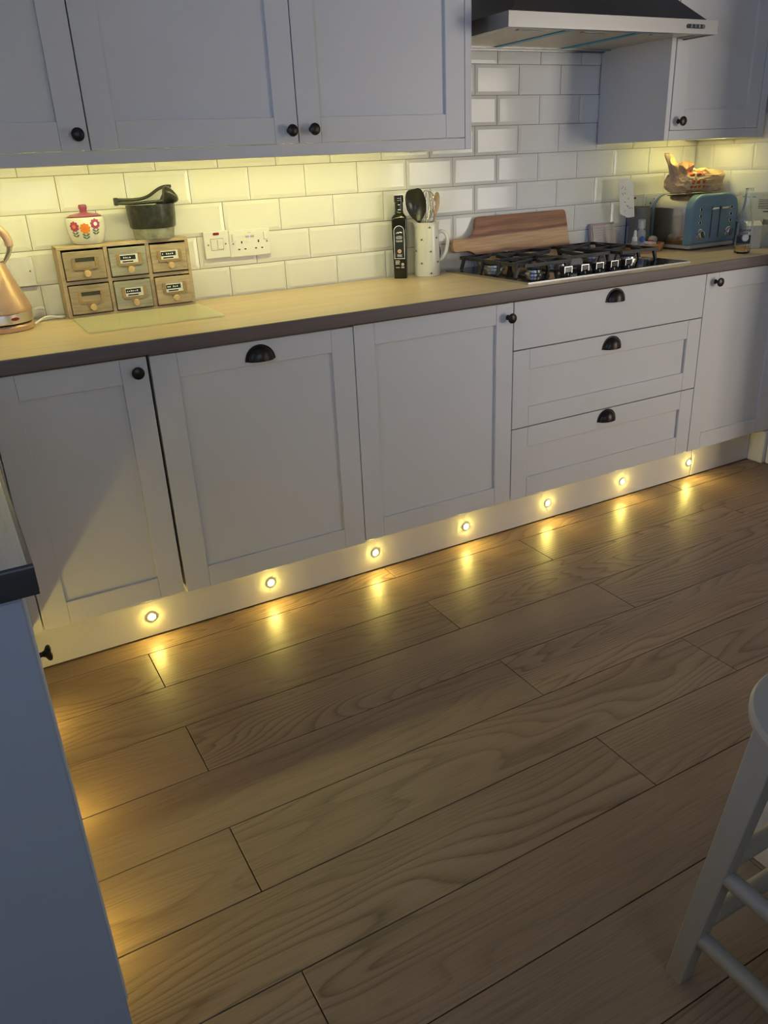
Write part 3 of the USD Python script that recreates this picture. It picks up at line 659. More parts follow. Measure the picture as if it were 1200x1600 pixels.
solo('cable_clip', cat_([tube(spline([(-.742, -.020, W + .030), (-.725, -.018, W + .034), (-.712, -.016, W + .030)], 16), .005, 10), bx(-.7145, -.7105, -.020, -.012, W, W + .030)]), 'white_plastic', 'small white plastic cable holder standing by the tiles behind the kettle', 'cable holder', (-.725, -.018, W))

# ================================================================== card drawers
D0 = (-.4555, -.05, W); dx0, dx1, dz0, dz1, dyf, dyb = -.6535, -.2575, W, 1.124, -.0920, -.0075
c = thing('index_cabinet', 'weathered wooden cabinet of six small label drawers under the mortar', 'card drawers', D0)
part('frame', cat_([bx(dx0, dx1, dyf, dyb, dz1 - .010, dz1, .001), bx(dx0, dx1, dyf, dyb, dz0, dz0 + .008, .001), bx(dx0, dx0 + .011, dyf, dyb, dz0 + .008, dz1 - .010), bx(dx1 - .010, dx1, dyf, dyb, dz0 + .008, dz1 - .010),
     bx(-.5195, -.5085, dyf + .001, dyb, dz0 + .008, dz1 - .010), bx(-.3925, -.3815, dyf + .001, dyb, dz0 + .008, dz1 - .010), bx(dx0 + .011, dx1 - .010, dyf + .0015, dyb, 1.0135, 1.0225)]), 'card_wood', c)
part('back', bx(dx0 + .009, dx1 - .009, dyb - .004, dyb - .0005, dz0 + .006, dz1 - .008), 'dark_gap', c)
def marks(parent, name, x, y, z, w, h, n, mat_, seed):
    r = random.Random(seed); ms = []; cw = w / n
    for i in range(n):
        if r.random() < .15: continue
        hh = h * r.uniform(.6, 1)
        ms.append(bx(x + i * cw, x + i * cw + cw * r.uniform(.5, .75), y, y + .0005, z, z + hh))
    part(name, cat_(ms), mat_, parent)
cells = [(-.6405, -.5225), (-.5065, -.3950), (-.3800, -.2690)]
tone = [['weathered', 'weathered_grey', 'weathered'], ['weathered', 'weathered_grey', 'weathered']]
for r, (za, zb) in enumerate(((1.0265, 1.1085), (.9265, 1.0100))):
    for q, (xa, xb) in enumerate(cells):
        pull = [[.010, .006, .004], [.006, .006, .009]][r][q]
        yf = dyf - pull
        d = part('drawer', cat_([bx(xa, xb, yf, yf + .009, za, zb, .0012), bx(xa + .004, xb - .004, yf + .009, -.016, za + .003, zb - .012)]), tone[r][q], c)
        xm, zm = (xa + xb) / 2 + .002, (za + zb) / 2 + .006
        hw, hh = .0350, .0175
        holder = sbox(-hw, -hh, hw, hh).difference(sbox(-hw + .007, -hh + .006, hw - .007, hh + .0)).union(sbox(-hw - .003, -hh + .004, -hw + .002, hh - .001)).union(sbox(hw - .002, -hh + .004, hw + .003, hh - .001)).union(Polygon([(-.012, -hh), (.012, -hh), (.006, -hh - .007), (-.006, -hh - .007)]))
        part('label_holder', upright(prism(holder, .0028), xm, yf, zm), 'holder_wood', d, label='darker brown label holder')
        part('knob', move(rot(lathe([(0, 0), (.0045, 0), (.0045, .003), (.0095, .007), (.0105, .011), (.0085, .0155), (0, .0172)], n=24), 90, (1, 0, 0)), (xm, yf, zm - .0295)), 'beech', d, 50)
        if q:
            part('card', bx(xm - hw + .0075, xm + hw - .0075, yf - .0012, yf - .0002, zm - hh + .0065, zm + hh - .003), 'print_white', d)
            part('card_band', bx(xm - hw + .0085, xm + hw - .015, yf - .0016, yf - .0012, zm - .001, zm + .0115), 'print_black', d)
            marks(d, 'card_print', xm - hw + .012, yf - .0020, zm + .003, .036, .005, 6, 'print_white', r * 3 + q)
            part('card_line', bx(xm - hw + .014, xm + hw - .024, yf - .0016, yf - .0012, zm - .0085, zm - .005), 'print_black', d)
        else:
            part('empty_slot', bx(xm - hw + .0075, xm + hw - .0075, yf - .0006, yf - .0001, zm + .005, zm + hh - .001), 'slot_dark', d)

# ================================================================== sugar pot, mortar
P0 = (-.550, -.052, dz1)
p = thing('sugar_pot', 'white sugar pot with flowers and a rose-red lid on the card drawers', 'pot', P0)
pr = [(0, .0005), (.034, .0005), (.040, .002), (.0490, .016), (.0550, .036), (.0570, .056), (.0562, .072), (.0545, .0765), (.0515, .0770), (.0500, .074), (.0520, .056), (.050, .036), (.044, .018), (.030, .006), (0, .006)]
part('body', lathe(pr, P0, 56), 'white_ceramic', p, 50)
l = part('lid', lathe([(0, .0775), (.0480, .0775), (.0490, .0795), (.040, .0845), (.014, .0885), (.0105, .091), (.0105, .098), (.0120, .100), (.0120, .108), (.0095, .1115), (0, .1120)], P0, 40), 'rose_glaze', p, 50)
def body_r(z): return np.interp(z, [.002, .016, .036, .056, .072], [.040, .0490, .0550, .0570, .0562])
def on_pot(poly, ang, z, name, mt, lift=.0004):
    m = dense(prism(poly, .0003), .004); v = m.vertices.copy(); zz = z + v[:, 1]; R = body_r(zz) + .0002 + lift + v[:, 2]; a = math.radians(ang) + v[:, 0] / .0555
    m.vertices = np.c_[P0[0] + R * np.cos(a), P0[1] + R * np.sin(a), P0[2] + zz]; part(name, m, mt, p)
def petals(n, r, w): return unary_union([affinity.rotate(affinity.translate(affinity.scale(Point(0, 0).buffer(1, quad_segs=6), w, r * .38), 0, r * .62), i * 360 / n, origin=(0, 0)) for i in range(n)])
leaf = affinity.rotate(affinity.translate(affinity.scale(Point(0, 0).buffer(1, quad_segs=6), 0.0062, .0023), .0062, 0), 32, origin=(0, 0))
leaves = unary_union([affinity.translate(affinity.scale(leaf, s, 1, origin=(0, 0)), 0, dz) for s in (-1, 1) for dz in (0, -.0075)])
for ang, z, m1, m2, n in ((-135, .053, 'petal_purple', 'petal_core', 9), (-103, .0470, 'petal_orange', 'petal_core', 9), (-71, .058, 'petal_purple', 'white_ceramic', 9)):
    on_pot(petals(n, .0152, .0044), ang, z, 'flower', m1); on_pot(Point(0, 0).buffer(.0055), ang, z, 'flower_centre', m2, .0008)
    on_pot(leaves, ang, z - .0215, 'leaf_print', 'leaf_green')
M0 = (-.348, -.050, dz1)
m = thing('mortar', 'dark stone mortar with a paler stepped foot on the card drawers', 'mortar', M0)
b = part('bowl', lathe([(0, .0325), (.0660, .0325), (.0695, .0375), (.0730, .070), (.0742, .1000), (.0700, .1010), (.0655, .098), (.0600, .060), (.040, .044), (0, .040)], M0, 56), 'granite', m, 40)
part('foot', lathe([(0, 0), (.0575, 0), (.0600, .003), (.0640, .0322), (0, .0322)], M0, 56), 'granite_pale', m, 40)
pp = spline([M0 + np.array(q) for q in [(-.030, .0, .047), (.005, .002, .085), (.030, .004, .118), (.042, .005, .134)]], 24)
pm = lathe([(0, -.006), (.010, -.004), (.0125, .004), (.0115, .040), (.0125, .066), (.018, .082), (.0265, .092), (.0285, .099), (.0270, .106), (.0180, .112), (0, .1135)], n=36)
solo('pestle', move(rot(rot(pm, 50, (0, 1, 0)), -12, (0, 0, 1)), np.array(M0) + (-.012, -.004, .062)), 'dark_tool', 'dark stone pestle leaning in the mortar, its broad head up', 'pestle', M0, smooth=60)
tl = thing('hand_press', 'long dark two-armed hand press lying across the mortar rim', 'kitchen tool', M0)
a1 = spline([M0 + np.array(q) for q in [(-.108, -.030, .119), (-.060, -.028, .1165), (0, .002, .124), (.035, .026, .140), (.083, .040, .148)]], 30)
a2 = spline([M0 + np.array(q) for q in [(-.108, -.030, .110), (-.060, -.028, .1065), (-.010, -.030, .1070), (.030, -.034, .1085)]], 30)
part('arm', tube(a1, .0048, 12), 'dark_tool', tl, 60); part('arm', tube(a2, .0045, 12), 'dark_tool', tl, 60)
part('hinge', bx(M0[0] - .114, M0[0] - .102, M0[1] - .037, M0[1] - .023, dz1 + .103, dz1 + .125, .002), 'dark_tool', tl)

# ================================================================== glass board
gp = Polygon([(-.651, -.395), (-.262, -.400), (-.258, -.120), (-.646, -.115)]).buffer(-.012).buffer(.012)
gb = solo('glass_board', move(prism(gp, .004), (0, 0, W + .0015)), 'frosted_glass', 'pale green glass chopping board lying in front of the card drawers', 'chopping board', (-.455, -.25, W))
for x, y in ((-.63, -.375), (-.285, -.38), (-.63, -.135), (-.28, -.14)): part('foot', cyl(.006, .0015, (x, y, W), n=14), 'clear_plastic', gb)

# ================================================================== oil bottle
O0 = (.5345, -.062, W)
o = thing('oil_bottle', 'tall dark olive oil bottle with a black arched label, left of the jug', 'bottle', O0)
def sq(r, z, k): return [(r * math.copysign(abs(math.cos(t)) ** k, math.cos(t)), r * math.copysign(abs(math.sin(t)) ** k, math.sin(t)), z) for t in np.linspace(0, 2 * math.pi, 40, endpoint=False)]
def loft(secs):
    v = np.vstack([np.array(s) for s in secs]); n = len(secs[0]); f = []
    for i in range(len(secs) - 1):
        for j in range(n):
            k_ = (j + 1) % n; f += [(i * n + j, i * n + k_, (i + 1) * n + k_), (i * n + j, (i + 1) * n + k_, (i + 1) * n + j)]
    v = np.vstack([v, np.mean(secs[0], 0), np.mean(secs[-1], 0)]); a, b = len(v) - 2, len(v) - 1
    for j in range(n):
        k_ = (j + 1) % n; f += [(a, k_, j), (b, (len(secs) - 1) * n + j, (len(secs) - 1) * n + k_)]
    m = trimesh.Trimesh(v, np.array(f), process=False); trimesh.repair.fix_normals(m); return m
QB = -36
ob = loft([sq(.0225, .0, .35), sq(.0240, .003, .30), sq(.0255, .08, .30), sq(.0270, .205, .30), sq(.0262, .213, .40), sq(.0165, .226, .7), sq(.0145, .234, 1.0), sq(.0150, .262, 1.0)])
part('bottle_glass', move(rot(ob, QB, (0, 0, 1)), O0), 'olive_glass', o, 40)
part('cap', move(lathe([(0, .2625), (.0165, .2625), (.0168, .264), (.0168, .284), (.0158, .2855), (0, .2855)], n=36), O0), 'black_gloss', o)
def on_oil(m, x, z, name, mt, lift=.0):
    g = upright(m, x, -.0266 - lift + .0, z); v = g.vertices; v[:, 1] += .0022 * (1 - np.clip(v[:, 2] / .205, 0, 1))
    part(name, move(rot(g, QB, (0, 0, 1)), O0), mt, o)
arch = sbox(-.0195, -.048, .0195, .048).union(Point(0, .048).buffer(.0195))
on_oil(prism(arch, .0004), 0, .118, 'label', 'print_black')
on_oil(prism(arch.difference(arch.buffer(-.0022)), .0004), 0, .118, 'label_border', 'print_white', .0005)
def line(w, h, x, z, mt='print_white', name='label_print', seed=0):
    r = random.Random(seed); ps = []; q = -w / 2
    while q < w / 2:
        a = r.uniform(.0012, .0026); ps.append(sbox(q, -h / 2 * r.uniform(.7, 1), min(q + a, w / 2), h / 2)); q += a + .0006
    on_oil(prism(unary_union(ps), .0003), x, z, name, mt, .0006)
sw = unary_union([LineStr for LineStr in [Polygon([(-.011, -.002), (-.004, .003), (-.002, .0005), (.004, .004), (.011, .001), (.009, -.001), (.003, .0015), (-.003, -.002), (-.006, .0)])]])
on_oil(prism(sw.buffer(.0006), .0003), 0, .1605, 'label_script', 'print_white', .0006)
for i, (w, z, h) in enumerate(((.018, .1485, .0022), (.024, .1445, .0022), (.020, .1405, .0022), (.024, .1335, .0020), (.021, .1300, .0020), (.018, .0850, .002), (.016, .0815, .002), (.018, .0785, .002))): line(w, h, 0, z, seed=i)
on_oil(prism(Point(0, 0).buffer(.0068), .0003), .0, .097, 'label_seal', 'print_white', .0005); on_oil(prism(Point(0, 0).buffer(.0055), .0003), .0, .097, 'label_seal', 'print_orange', .0009)
for i, (x, z, w) in enumerate(((-.009, .064, .015), (-.008, .060, .017), (-.009, .056, .014), (-.008, .052, .016), (-.008, .040, .014), (.010, .042, .011), (.010, .039, .012))): line(w, .0022, x, z, seed=20 + i)
on_oil(prism(Point(0, 0).buffer(.0052), .0003), .010, .051, 'label_seal', 'print_grey', .0006)
for z in (.269, .276): part('cap_print', wrap(dense(bx(-.006, .006, -.0008, .0008, 0, .0003)), (O0[0], O0[1], O0[2] + z), .0169, math.radians(-118)), 'print_grey', o)
for z, w in ((.255, .004), (.238, .005)): part('neck_band', wrap(dense(bx(-w, w, -.0012, .0012, 0, .0003)), (O0[0], O0[1], O0[2] + z), .0151, math.radians(-118)), 'print_white', o)

# ================================================================== jug with tools
J0 = (.640, -.078, W)
j = thing('jug', 'tall cream jug printed with small bees, holding kitchen tools', 'jug', J0)
jp = [(0, .0005), (.0455, .0005), (.0475, .003), (.0470, .05), (.0450, .13), (.0440, .172), (.0455, .184), (.0475, .1895), (.0450, .1885), (.0415, .176), (.0425, .12), (.0445, .04), (.043, .008), (0, .008)]
jm = lathe(jp, n=64); v = jm.vertices
lip = np.clip((v[:, 2] - .165) / .025, 0, 1) ** 1.5 * np.exp(-((np.arctan2(v[:, 1], v[:, 0]) - math.pi * .97 + math.pi) % (2 * math.pi) - math.pi) ** 2 / .12)
v[:, 0] -= .012 * lip; v[:, 2] += .004 * lip; jm.vertices = v
part('body', move(jm, J0), 'cream_ceramic', j, 50)
hp = spline([J0 + np.array(q) for q in [(.043, -.012, .150), (.062, -.017, .152), (.076, -.021, .132), (.076, -.021, .102), (.064, -.018, .068), (.046, -.012, .050)]], 36)
hm = tube(hp, .0065, 14); part('handle', hm, 'cream_ceramic', j, 60)
bee = unary_union([affinity.rotate(affinity.scale(Point(0, 0).buffer(1), .0034, .0020), 20), affinity.translate(affinity.scale(Point(0, 0).buffer(1), .0022, .0011), -.0016, .0029), affinity.translate(affinity.scale(Point(0, 0).buffer(1), .0011, .0022), .0016, .0030), affinity.translate(Point(0, 0).buffer(.0014), -.0056, .0005), affinity.translate(Point(0, 0).buffer(.0010), .0062, -.0018)])
for ang, z in ((-107, .171), (-146, .130), (-69, .134), (-104, .088), (-147, .047), (-66, .050), (-104, .011), (-20, .09), (-180, .09)):
    r = np.interp(z, [0, .05, .13, .172], [.0475, .0470, .0450, .0440]); part('bee_print', wrap(dense(prism(bee, .0003), .003), (J0[0], J0[1], J0[2] + z), r + .0003, math.radians(ang)), 'bee', j)
# black spoon: blade in a plane turned to the viewer, dished, on a handle standing in the jug
def blade(w, h, dish, t=.0022, shape=None, n=28):
    """A dished blade in xz, tip up, base at the origin, facing -y."""
    us = np.linspace(-1, 1, n); vs_ = np.linspace(0, 1, n); V = []; 
    for s in (0, 1):
        for b_ in vs_:
            ww = shape(b_) * w / 2
            for a_ in us: V.append((a_ * ww, dish * (1 - a_ * a_) * math.sin(math.pi * min(max(b_, .02), .98)) * .9 + s * t, b_ * h))
    f = []; L = n * n
    for i in range(n - 1):
        for q in range(n - 1):
            a = i * n + q; f += [(a, a + 1, a + n + 1), (a, a + n + 1, a + n), (a + L, a + n + 1 + L, a + 1 + L), (a + L, a + n + L, a + n + 1 + L)]
    for i in range(n - 1):
        for (a, b) in ((i * n, (i + 1) * n), (i * n + n - 1, (i + 1) * n + n - 1), (i, i + 1), ((n - 1) * n + i, (n - 1) * n + i + 1)): f += [(a, b, b + L), (a, b + L, a + L)]
    m = trimesh.Trimesh(np.array(V), np.array(f), process=False); trimesh.repair.fix_normals(m); return m
s = thing('serving_spoon', 'black nylon spoon leaning left in the cream jug, bowl up', 'spoon', J0)
shp = lambda b: float(np.interp(b, [0, .06, .14, .28, .45, .60, .78, .90, .96, 1], [.16, .34, .56, .82, .97, 1.0, .93, .80, .68, .48]))
bl = blade(.074, .114, .024, .0025, shp); bl = rot(rot(bl, -30, (0, 0, 1)), -11, (0, 1, 0))
base = np.array(J0) + (-.038, -.012, .192)
part('bowl', move(bl, base), 'black_nylon', s, 60)
part('handle', tube(spline([base + (.0005, .002, .004), base + (.006, .003, -.012), np.array(J0) + (-.016, -.008, .16), np.array(J0) + (.018, -.012, .012)], 20), np.r_[np.linspace(.0058, .0048, 6), np.full(14, .0048)], 12), 'black_nylon', s, 60)
wk = thing('whisk', 'steel wire whisk standing in the middle of the jug', 'whisk', J0)
wt0 = np.array(J0) + (.006, .018, .150)
ax = np.array([.012, .01, .145]); 
for i in range(6):
    a = math.pi * i / 6; d = np.array([math.cos(a), math.sin(a), 0])
    L_ = [wt0 + ax * t + d * w_ for t, w_ in ((0, .004), (.30, .016), (.62, .032), (.85, .031), (.97, .015), (1.0, 0), (.97, -.015), (.85, -.031), (.62, -.032), (.30, -.016), (0, -.004))]
    part('wire', tube(spline(L_, 44), .0010, 6), 'chrome', wk, 60)
part('handle', tube([wt0 + (-.026, -.014, -.138), wt0 + (0, 0, .004)], .0058, 14), 'chrome', wk, 60)
s = thing('wooden_spoon', 'pale wooden spoon at the right in the jug', 'spoon', J0)
shp2 = lambda b: float(np.interp(b, [0, .06, .2, .5, .8, .95, 1], [.22, .42, .78, 1.0, .82, .45, .2]))
bl = rot(rot(blade(.046, .076, .009, .004, shp2), 28, (0, 0, 1)), 9, (0, 1, 0)); base = np.array(J0) + (.046, .010, .212)
part('bowl', move(bl, base), 'beech', s, 60)
part('handle', tube([np.array(J0) + (-.004, .022, .012), np.array(J0) + (.036, .012, .17), base + (.0015, .001, .006)], .0048, 12), 'beech', s, 60)

# ================================================================== chopping board leaning behind the hob
bp = [(.000, .040), (.006, .032), (.060, .036), (.085, .030), (.104, .012), (.115, 0)]
outline = Polygon([(.003, .060), (.000, .080), (.004, .102), (.012, .106), (.055, .104), (.080, .107), (.100, .118), (.112, .138), (.119, .160), (.124, .174), (.132, .180), (.556, .180), (.565, .176), (.569, .166), (.574, .0), (.124, .0), (.118, .012), (.106, .034), (.088, .050), (.068, .058), (.012, .057)]).buffer(-.004).buffer(.004)
cbm = prism(outline, .016); cbm = upright(cbm); cbm = rot(cbm, -14, (1, 0, 0))
lo = cbm.bounds[0][2]
cb = thing('chopping_board', 'brown striped wooden paddle board leaning on the tiles behind the hob', 'chopping board', (.778, -.0475, .9236))
v = cbm.copy(); path = fresh(cb, 'board'); usdkit.mesh(stage, path, move(v, (0, 0, -lo)), MAT['acacia'], smooth=30)

# ================================================================== right end of the worktop
nb = thing('card_folder', 'lilac-edged folder with a cream written card, leaning on the tiles behind the hob', 'folder', (1.55, -.055, W))
def leaning(x0, x1, z0, z1, y, t, deg=-12, yaw=0):
    m = bx(x0, x1, -t, 0, 0, z1 - z0, .0008); m = rot(m, deg, (1, 0, 0)); m = rot(m, yaw, (0, 0, 1), ((x0 + x1) / 2, 0, 0)); return move(m, (0, y, z0))
part('folder_cover', leaning(1.488, 1.622, W, 1.034, -.030, .014), 'card_lilac', nb)
part('card', leaning(1.497, 1.620, W + .006, 1.028, -.0448, .0014), 'card_cream', nb)
ms = []
r = random.Random(5)
for i in range(9):
    z = .095 - i * .0095; x = 1.508
    while x < 1.605: 
        w_ = r.uniform(.004, .012); ms.append(move(rot(bx(x, min(x + w_, 1.612), -.0018, -.0008, z, z + .0020), -12, (1, 0, 0)), (0, -.0457, W + .006))); x += w_ + .0035
        if r.random() < .08: break
part('handwriting', cat_(ms), 'print_grey', nb)
# picture card in a small clip stand
C0 = (1.628, -.085, W)
cs = thing('card_clip', 'cream card printed with small leaves, standing high in a dark metal clip', 'card', C0)
part('stand', cat_([cyl(.022, .006, C0, n=28, b=.001), tube([np.array(C0) + (0, 0, .004), np.array(C0) + (0, 0, .142)], .0022, 10)]), 'bronze', cs)
part('clip', bx(C0[0] - .012, C0[0] + .012, C0[1] - .004, C0[1] + .004, W + .140, W + .150, .001), 'bronze', cs)
def cardxf(m): return move(rot(rot(rot(m, -6, (0, 1, 0)), -4, (1, 0, 0)), -16, (0, 0, 1)), (C0[0] - .008, C0[1] - .001, W + .214))
cp = Polygon([(-.034, -.056), (-.002, -.078), (.030, -.078), (.034, .052), (.006, .078), (-.030, .078), (-.034, .06)])
part('card', cardxf(upright(prism(cp, .0008))), 'paper', cs)
lp = []
r = random.Random(8)
for i in range(15):
    e = affinity.translate(affinity.rotate(affinity.scale(Point(0, 0).buffer(1, quad_segs=5), r.uniform(.003, .007), r.uniform(.0012, .0025)), r.uniform(0, 180)), r.uniform(-.024, .024), r.uniform(-.050, .052)); lp.append(e)
part('leaf_print', cardxf(upright(prism(unary_union(lp), .0003), 0, -.0008, 0)), 'print_grey', cs)
# oval tray with odds and ends
T0 = (1.668, -.150, W)
def ov(a, b, z0, z1): return move(prism(affinity.scale(Point(0, 0).buffer(1, quad_segs=14), a, b), z1 - z0), (T0[0], T0[1], W + z0))
t = thing('tray', 'oval orange-brown wooden tray with odds and ends, behind the hob', 'tray', T0)
oval = lambda a, b: affinity.scale(Point(0, 0).buffer(1, quad_segs=14), a, b)
part('base', ov(.098, .056, 0, .008), 'tray_wood', t)
for i in range(3): part('rim_band', move(prism(oval(.102 + .001 * i, .060 + .001 * i).difference(oval(.094, .052)), .0078), (T0[0], T0[1], W + .0085 + .0083 * i)), 'tray_wood', t)
ZT = W + .0083
sp = thing('spray_bottle', 'small clear spray bottle with a blue label standing in the tray', 'bottle', (1.652, -.150, ZT))
S0 = np.array((1.652, -.150, ZT))
part('bottle_body', lathe([(0, 0), (.0175, 0), (.0185, .002), (.0185, .070), (.016, .078), (.009, .083), (.009, .086), (0, .086)], S0, 32), 'clear_plastic', sp, 40)
part('label', wrap(dense(prism(Point(0, 0).buffer(.0125), .0003), .004), (S0[0], S0[1], S0[2] + .045), .0187, math.radians(-118)), 'blue_label', sp)
part('cap', lathe([(0, .0862), (.0145, .0862), (.015, .088), (.015, .120), (.014, .1225), (0, .1225)], S0, 28), 'clear_plastic', sp, 40)
part('spray_head', lathe([(0, .0865), (.008, .0865), (.008, .108), (.0055, .110), (.0055, .116), (0, .116)], S0, 20), 'white_plastic', sp)
S1 = np.array((1.610, -.158, ZT))
db = thing('dropper_bottle', 'tiny white-topped bottle beside the spray bottle in the tray', 'bottle', S1)
part('bottle_body', lathe([(0, 0), (.014, 0), (.0148, .002), (.0148, .032), (.010, .040), (0, .040)], S1, 28), 'clear_plastic', db, 40)
part('cap', lathe([(0, .0402), (.0105, .0402), (.0105, .054), (.0065, .058), (.0055, .078), (.004, .083), (0, .0835)], S1, 24), 'white_plastic', db, 40)
solo('paper_note', move(rot(rot(bx(-.028, .028, -.018, .018, 0, .012, .002), 20, (0, 0, 1)), 8, (0, 1, 0)), (1.690, -.165, ZT + .020)), 'paper', 'folded white paper lying on the tray beside the spray bottle', 'paper', (1.69, -.165, ZT + .02))
solo('paper_note', move(rot(bx(-.024, .024, -.014, .014, 0, .010, .002), -15, (0, 0, 1)), (1.613, -.188, ZT + .0145)), 'card_cream', 'cream folded paper at the front left of the tray', 'paper', (1.613, -.188, ZT + .0145))
solo('red_pen', tube([(1.690, -.158, ZT + .0345), (1.748, -.140, ZT + .031)], np.array([.0035, .0045]), 12), 'red_plastic', 'red pen lying across the right part of the tray', 'pen', (1.72, -.15, ZT + .03))
solo('orange_cap', lathe([(0, 0), (.010, 0), (.011, .004), (.010, .014), (0, .0155)], (1.588, -.140, ZT), 20), 'print_orange', 'small orange cap at the left end of the tray', 'cap', (1.588, -.14, ZT))
pb = trimesh.creation.icosphere(3, 1.0); pv = pb.vertices; pb.vertices = pv * (np.array([.021, .019, .016]) * (1 + .12 * (meshkit.fbm(pv * 2 + 7)[:, None] - .5)))
solo('pebble', move(pb, (1.738, -.135, ZT + .0345)), 'pebble', 'pale round pebble at the right end of the tray', 'stone', (1.738, -.135, ZT + .02), smooth=True)
# speaker
S2 = np.array((1.728, -.062, W))
sk = thing('speaker', 'grey fabric cylinder speaker left of the toaster', 'speaker', S2)
part('fabric_sleeve', lathe([(0, .004), (.041, .004), (.0425, .007), (.0430, .05), (.0428, .168), (.0405, .1735), (0, .1735)], S2, 48), 'fabric_grey', sk, 40)
part('base', lathe([(0, 0), (.039, 0), (.040, .0038), (0, .0038)], S2, 40), 'print_black', sk)
part('top_plate', lathe([(0, .1737), (.0375, .1737), (.036, .1750), (0, .1750)], S2, 40), 'print_black', sk)

# ---- toaster: blue end panels, steel sides, cream foot
TX0, TX1, TY0, TY1, TZ = 1.795, 2.070, -.286, -.058, W + .010
TC = ((TX0 + TX1) / 2, (TY0 + TY1) / 2, W)
to = thing('toaster', 'four-slice toaster with a blue front panel and polished steel sides', 'toaster', TC)
tw, thh = TX1 - TX0, .196
def face(grow=0.0, zlow=0.0):
    w_ = tw / 2 + grow; top = thh + grow
    pts = [(-w_, zlow), (w_, zlow)]
    for t_ in np.linspace(0, math.pi / 2, 12): pts.append((w_ - .055 + .055 * math.cos(t_) - .006 * math.sin(t_), top - .055 + .055 * math.sin(t_)))
    for t_ in np.linspace(math.pi / 2, math.pi, 12): pts.append((-w_ + .055 + .055 * math.cos(t_) + .006 * math.sin(t_), top - .055 + .055 * math.sin(t_)))
    return Polygon(pts)
def slab(poly, y0, y1, bev):
    """Panel standing in xz between y0 (front) and y1 with a rounded front edge."""
    ms = []
    for i in range(5):
        a = i / 4 * math.pi / 2; ms.append((poly.buffer(-bev * (1 - math.sin(a)), quad_segs=4), y0 + bev * (1 - math.cos(a))))
    out = []
    secs = []
    for pl, y in ms + [(poly, y1)]:
        pl = pl if pl.geom_type == 'Polygon' else max(pl.geoms, key=lambda g_: g_.area)
        ring = pl.exterior; n = 120
        # even spacing by arc length from the lowest left point keeps the sections matched
        d0 = ring.project(Point(*min(ring.coords, key=lambda c_: (c_[1] + .3 * c_[0]))))
        q = [ring.interpolate((d0 + ring.length * i / n * (1 if ring.is_ccw else -1)) % ring.length) for i in range(n)]
        secs.append([(TC[0] + p_.x, y, TZ + .012 + p_.y) for p_ in q])
    return loft(secs)
fp = face()
part('front_panel', slab(fp, TY0, TY0 + .040, .012), 'toaster_blue', to, 40, label='blue front panel')
part('back_panel', slab(fp, -.0, .030, .0085), 'toaster_blue', to, 40, label='blue back panel') if False else part('back_panel', move(rot(slab(fp, TY0, TY0 + .019, .008), 180, (0, 0, 1), (TC[0], TC[1], 0)), (0, 0, 0)), 'toaster_blue', to, 40, label='blue back panel')
part('steel_body', upright(prism(face(-.0012), TY1 - TY0 - .060), TC[0], TY1 - .0195, TZ + .012), 'toaster_steel', to, 25)
part('foot', cat_([bx(TX0 + .002, TX1 - .002, TY0 + .004, TY1 - .004, W + .006, TZ + .0135, .005)]), 'cream_base', to)
for sx in (-1, 1):
    for y in (TY0 + .04, TY1 - .04): part('rubber_foot', cyl(.010, .0065, (TC[0] + sx * .105, y, W), n=16), 'print_black', to)
for x in (TC[0] - .062, TC[0] + .062):
    for y0 in (TY0 + .055,): part('bread_slot', bx(x - .034, x + .034, y0, TY1 - .045, TZ + .2015, TZ + .2045), 'slot_dark', to)
yf = TY0 - .0006
for sx in (-1, 1):
    part('lever_slot', bx(TC[0] + sx * .024 - .0025, TC[0] + sx * .024 + .0025, yf, yf + .002, TZ + .034, TZ + .158), 'slot_dark', to)
    l = part('lever', rot(bx(TC[0] + sx * .024 - .021 + .004 * sx, TC[0] + sx * .024 + .021 + .004 * sx, yf - .024, yf - .012, TZ + .146, TZ + .154, .003), 0, (0, 0, 1)), 'chrome', to)
    part('lever_stem', bx(TC[0] + sx * .024 - .004, TC[0] + sx * .024 + .004, yf - .013, yf + .001, TZ + .145, TZ + .154, .001), 'black_gloss', l)
    xk = TC[0] + sx * .085
    for i in range(3):
        b = part('button_ring', move(rot(lathe([(.0062, 0), (.0082, 0), (.0082, .002), (.0070, .003), (.0062, .002), (.0062, 0)], n=24), 90, (1, 0, 0)), (xk + sx * .006, yf + .0012, TZ + .098 + i * .026)), 'chrome', to)
        part('button', move(rot(lathe([(0, 0), (.0060, 0), (.0060, .0015), (0, .0022)], n=20), 90, (1, 0, 0)), (xk + sx * .006, yf + .0012, TZ + .098 + i * .026)), 'black_gloss', b)
    d = part('dial', move(rot(lathe([(0, 0), (.0215, 0), (.0215, .003), (.0185, .005), (.0170, .004), (.0165, .012), (.0145, .0155), (0, .0155)], n=40), 90, (1, 0, 0)), (xk, yf + .0012, TZ + .052)), 'chrome', to, 40)
    part('dial_grip', rot(bx(xk - .0035, xk + .0035, yf - .021, yf - .0135, TZ + .039, TZ + .065, .001), 20 * sx, (0, 1, 0), (xk, 0, TZ + .052)), 'steel_dark', d)
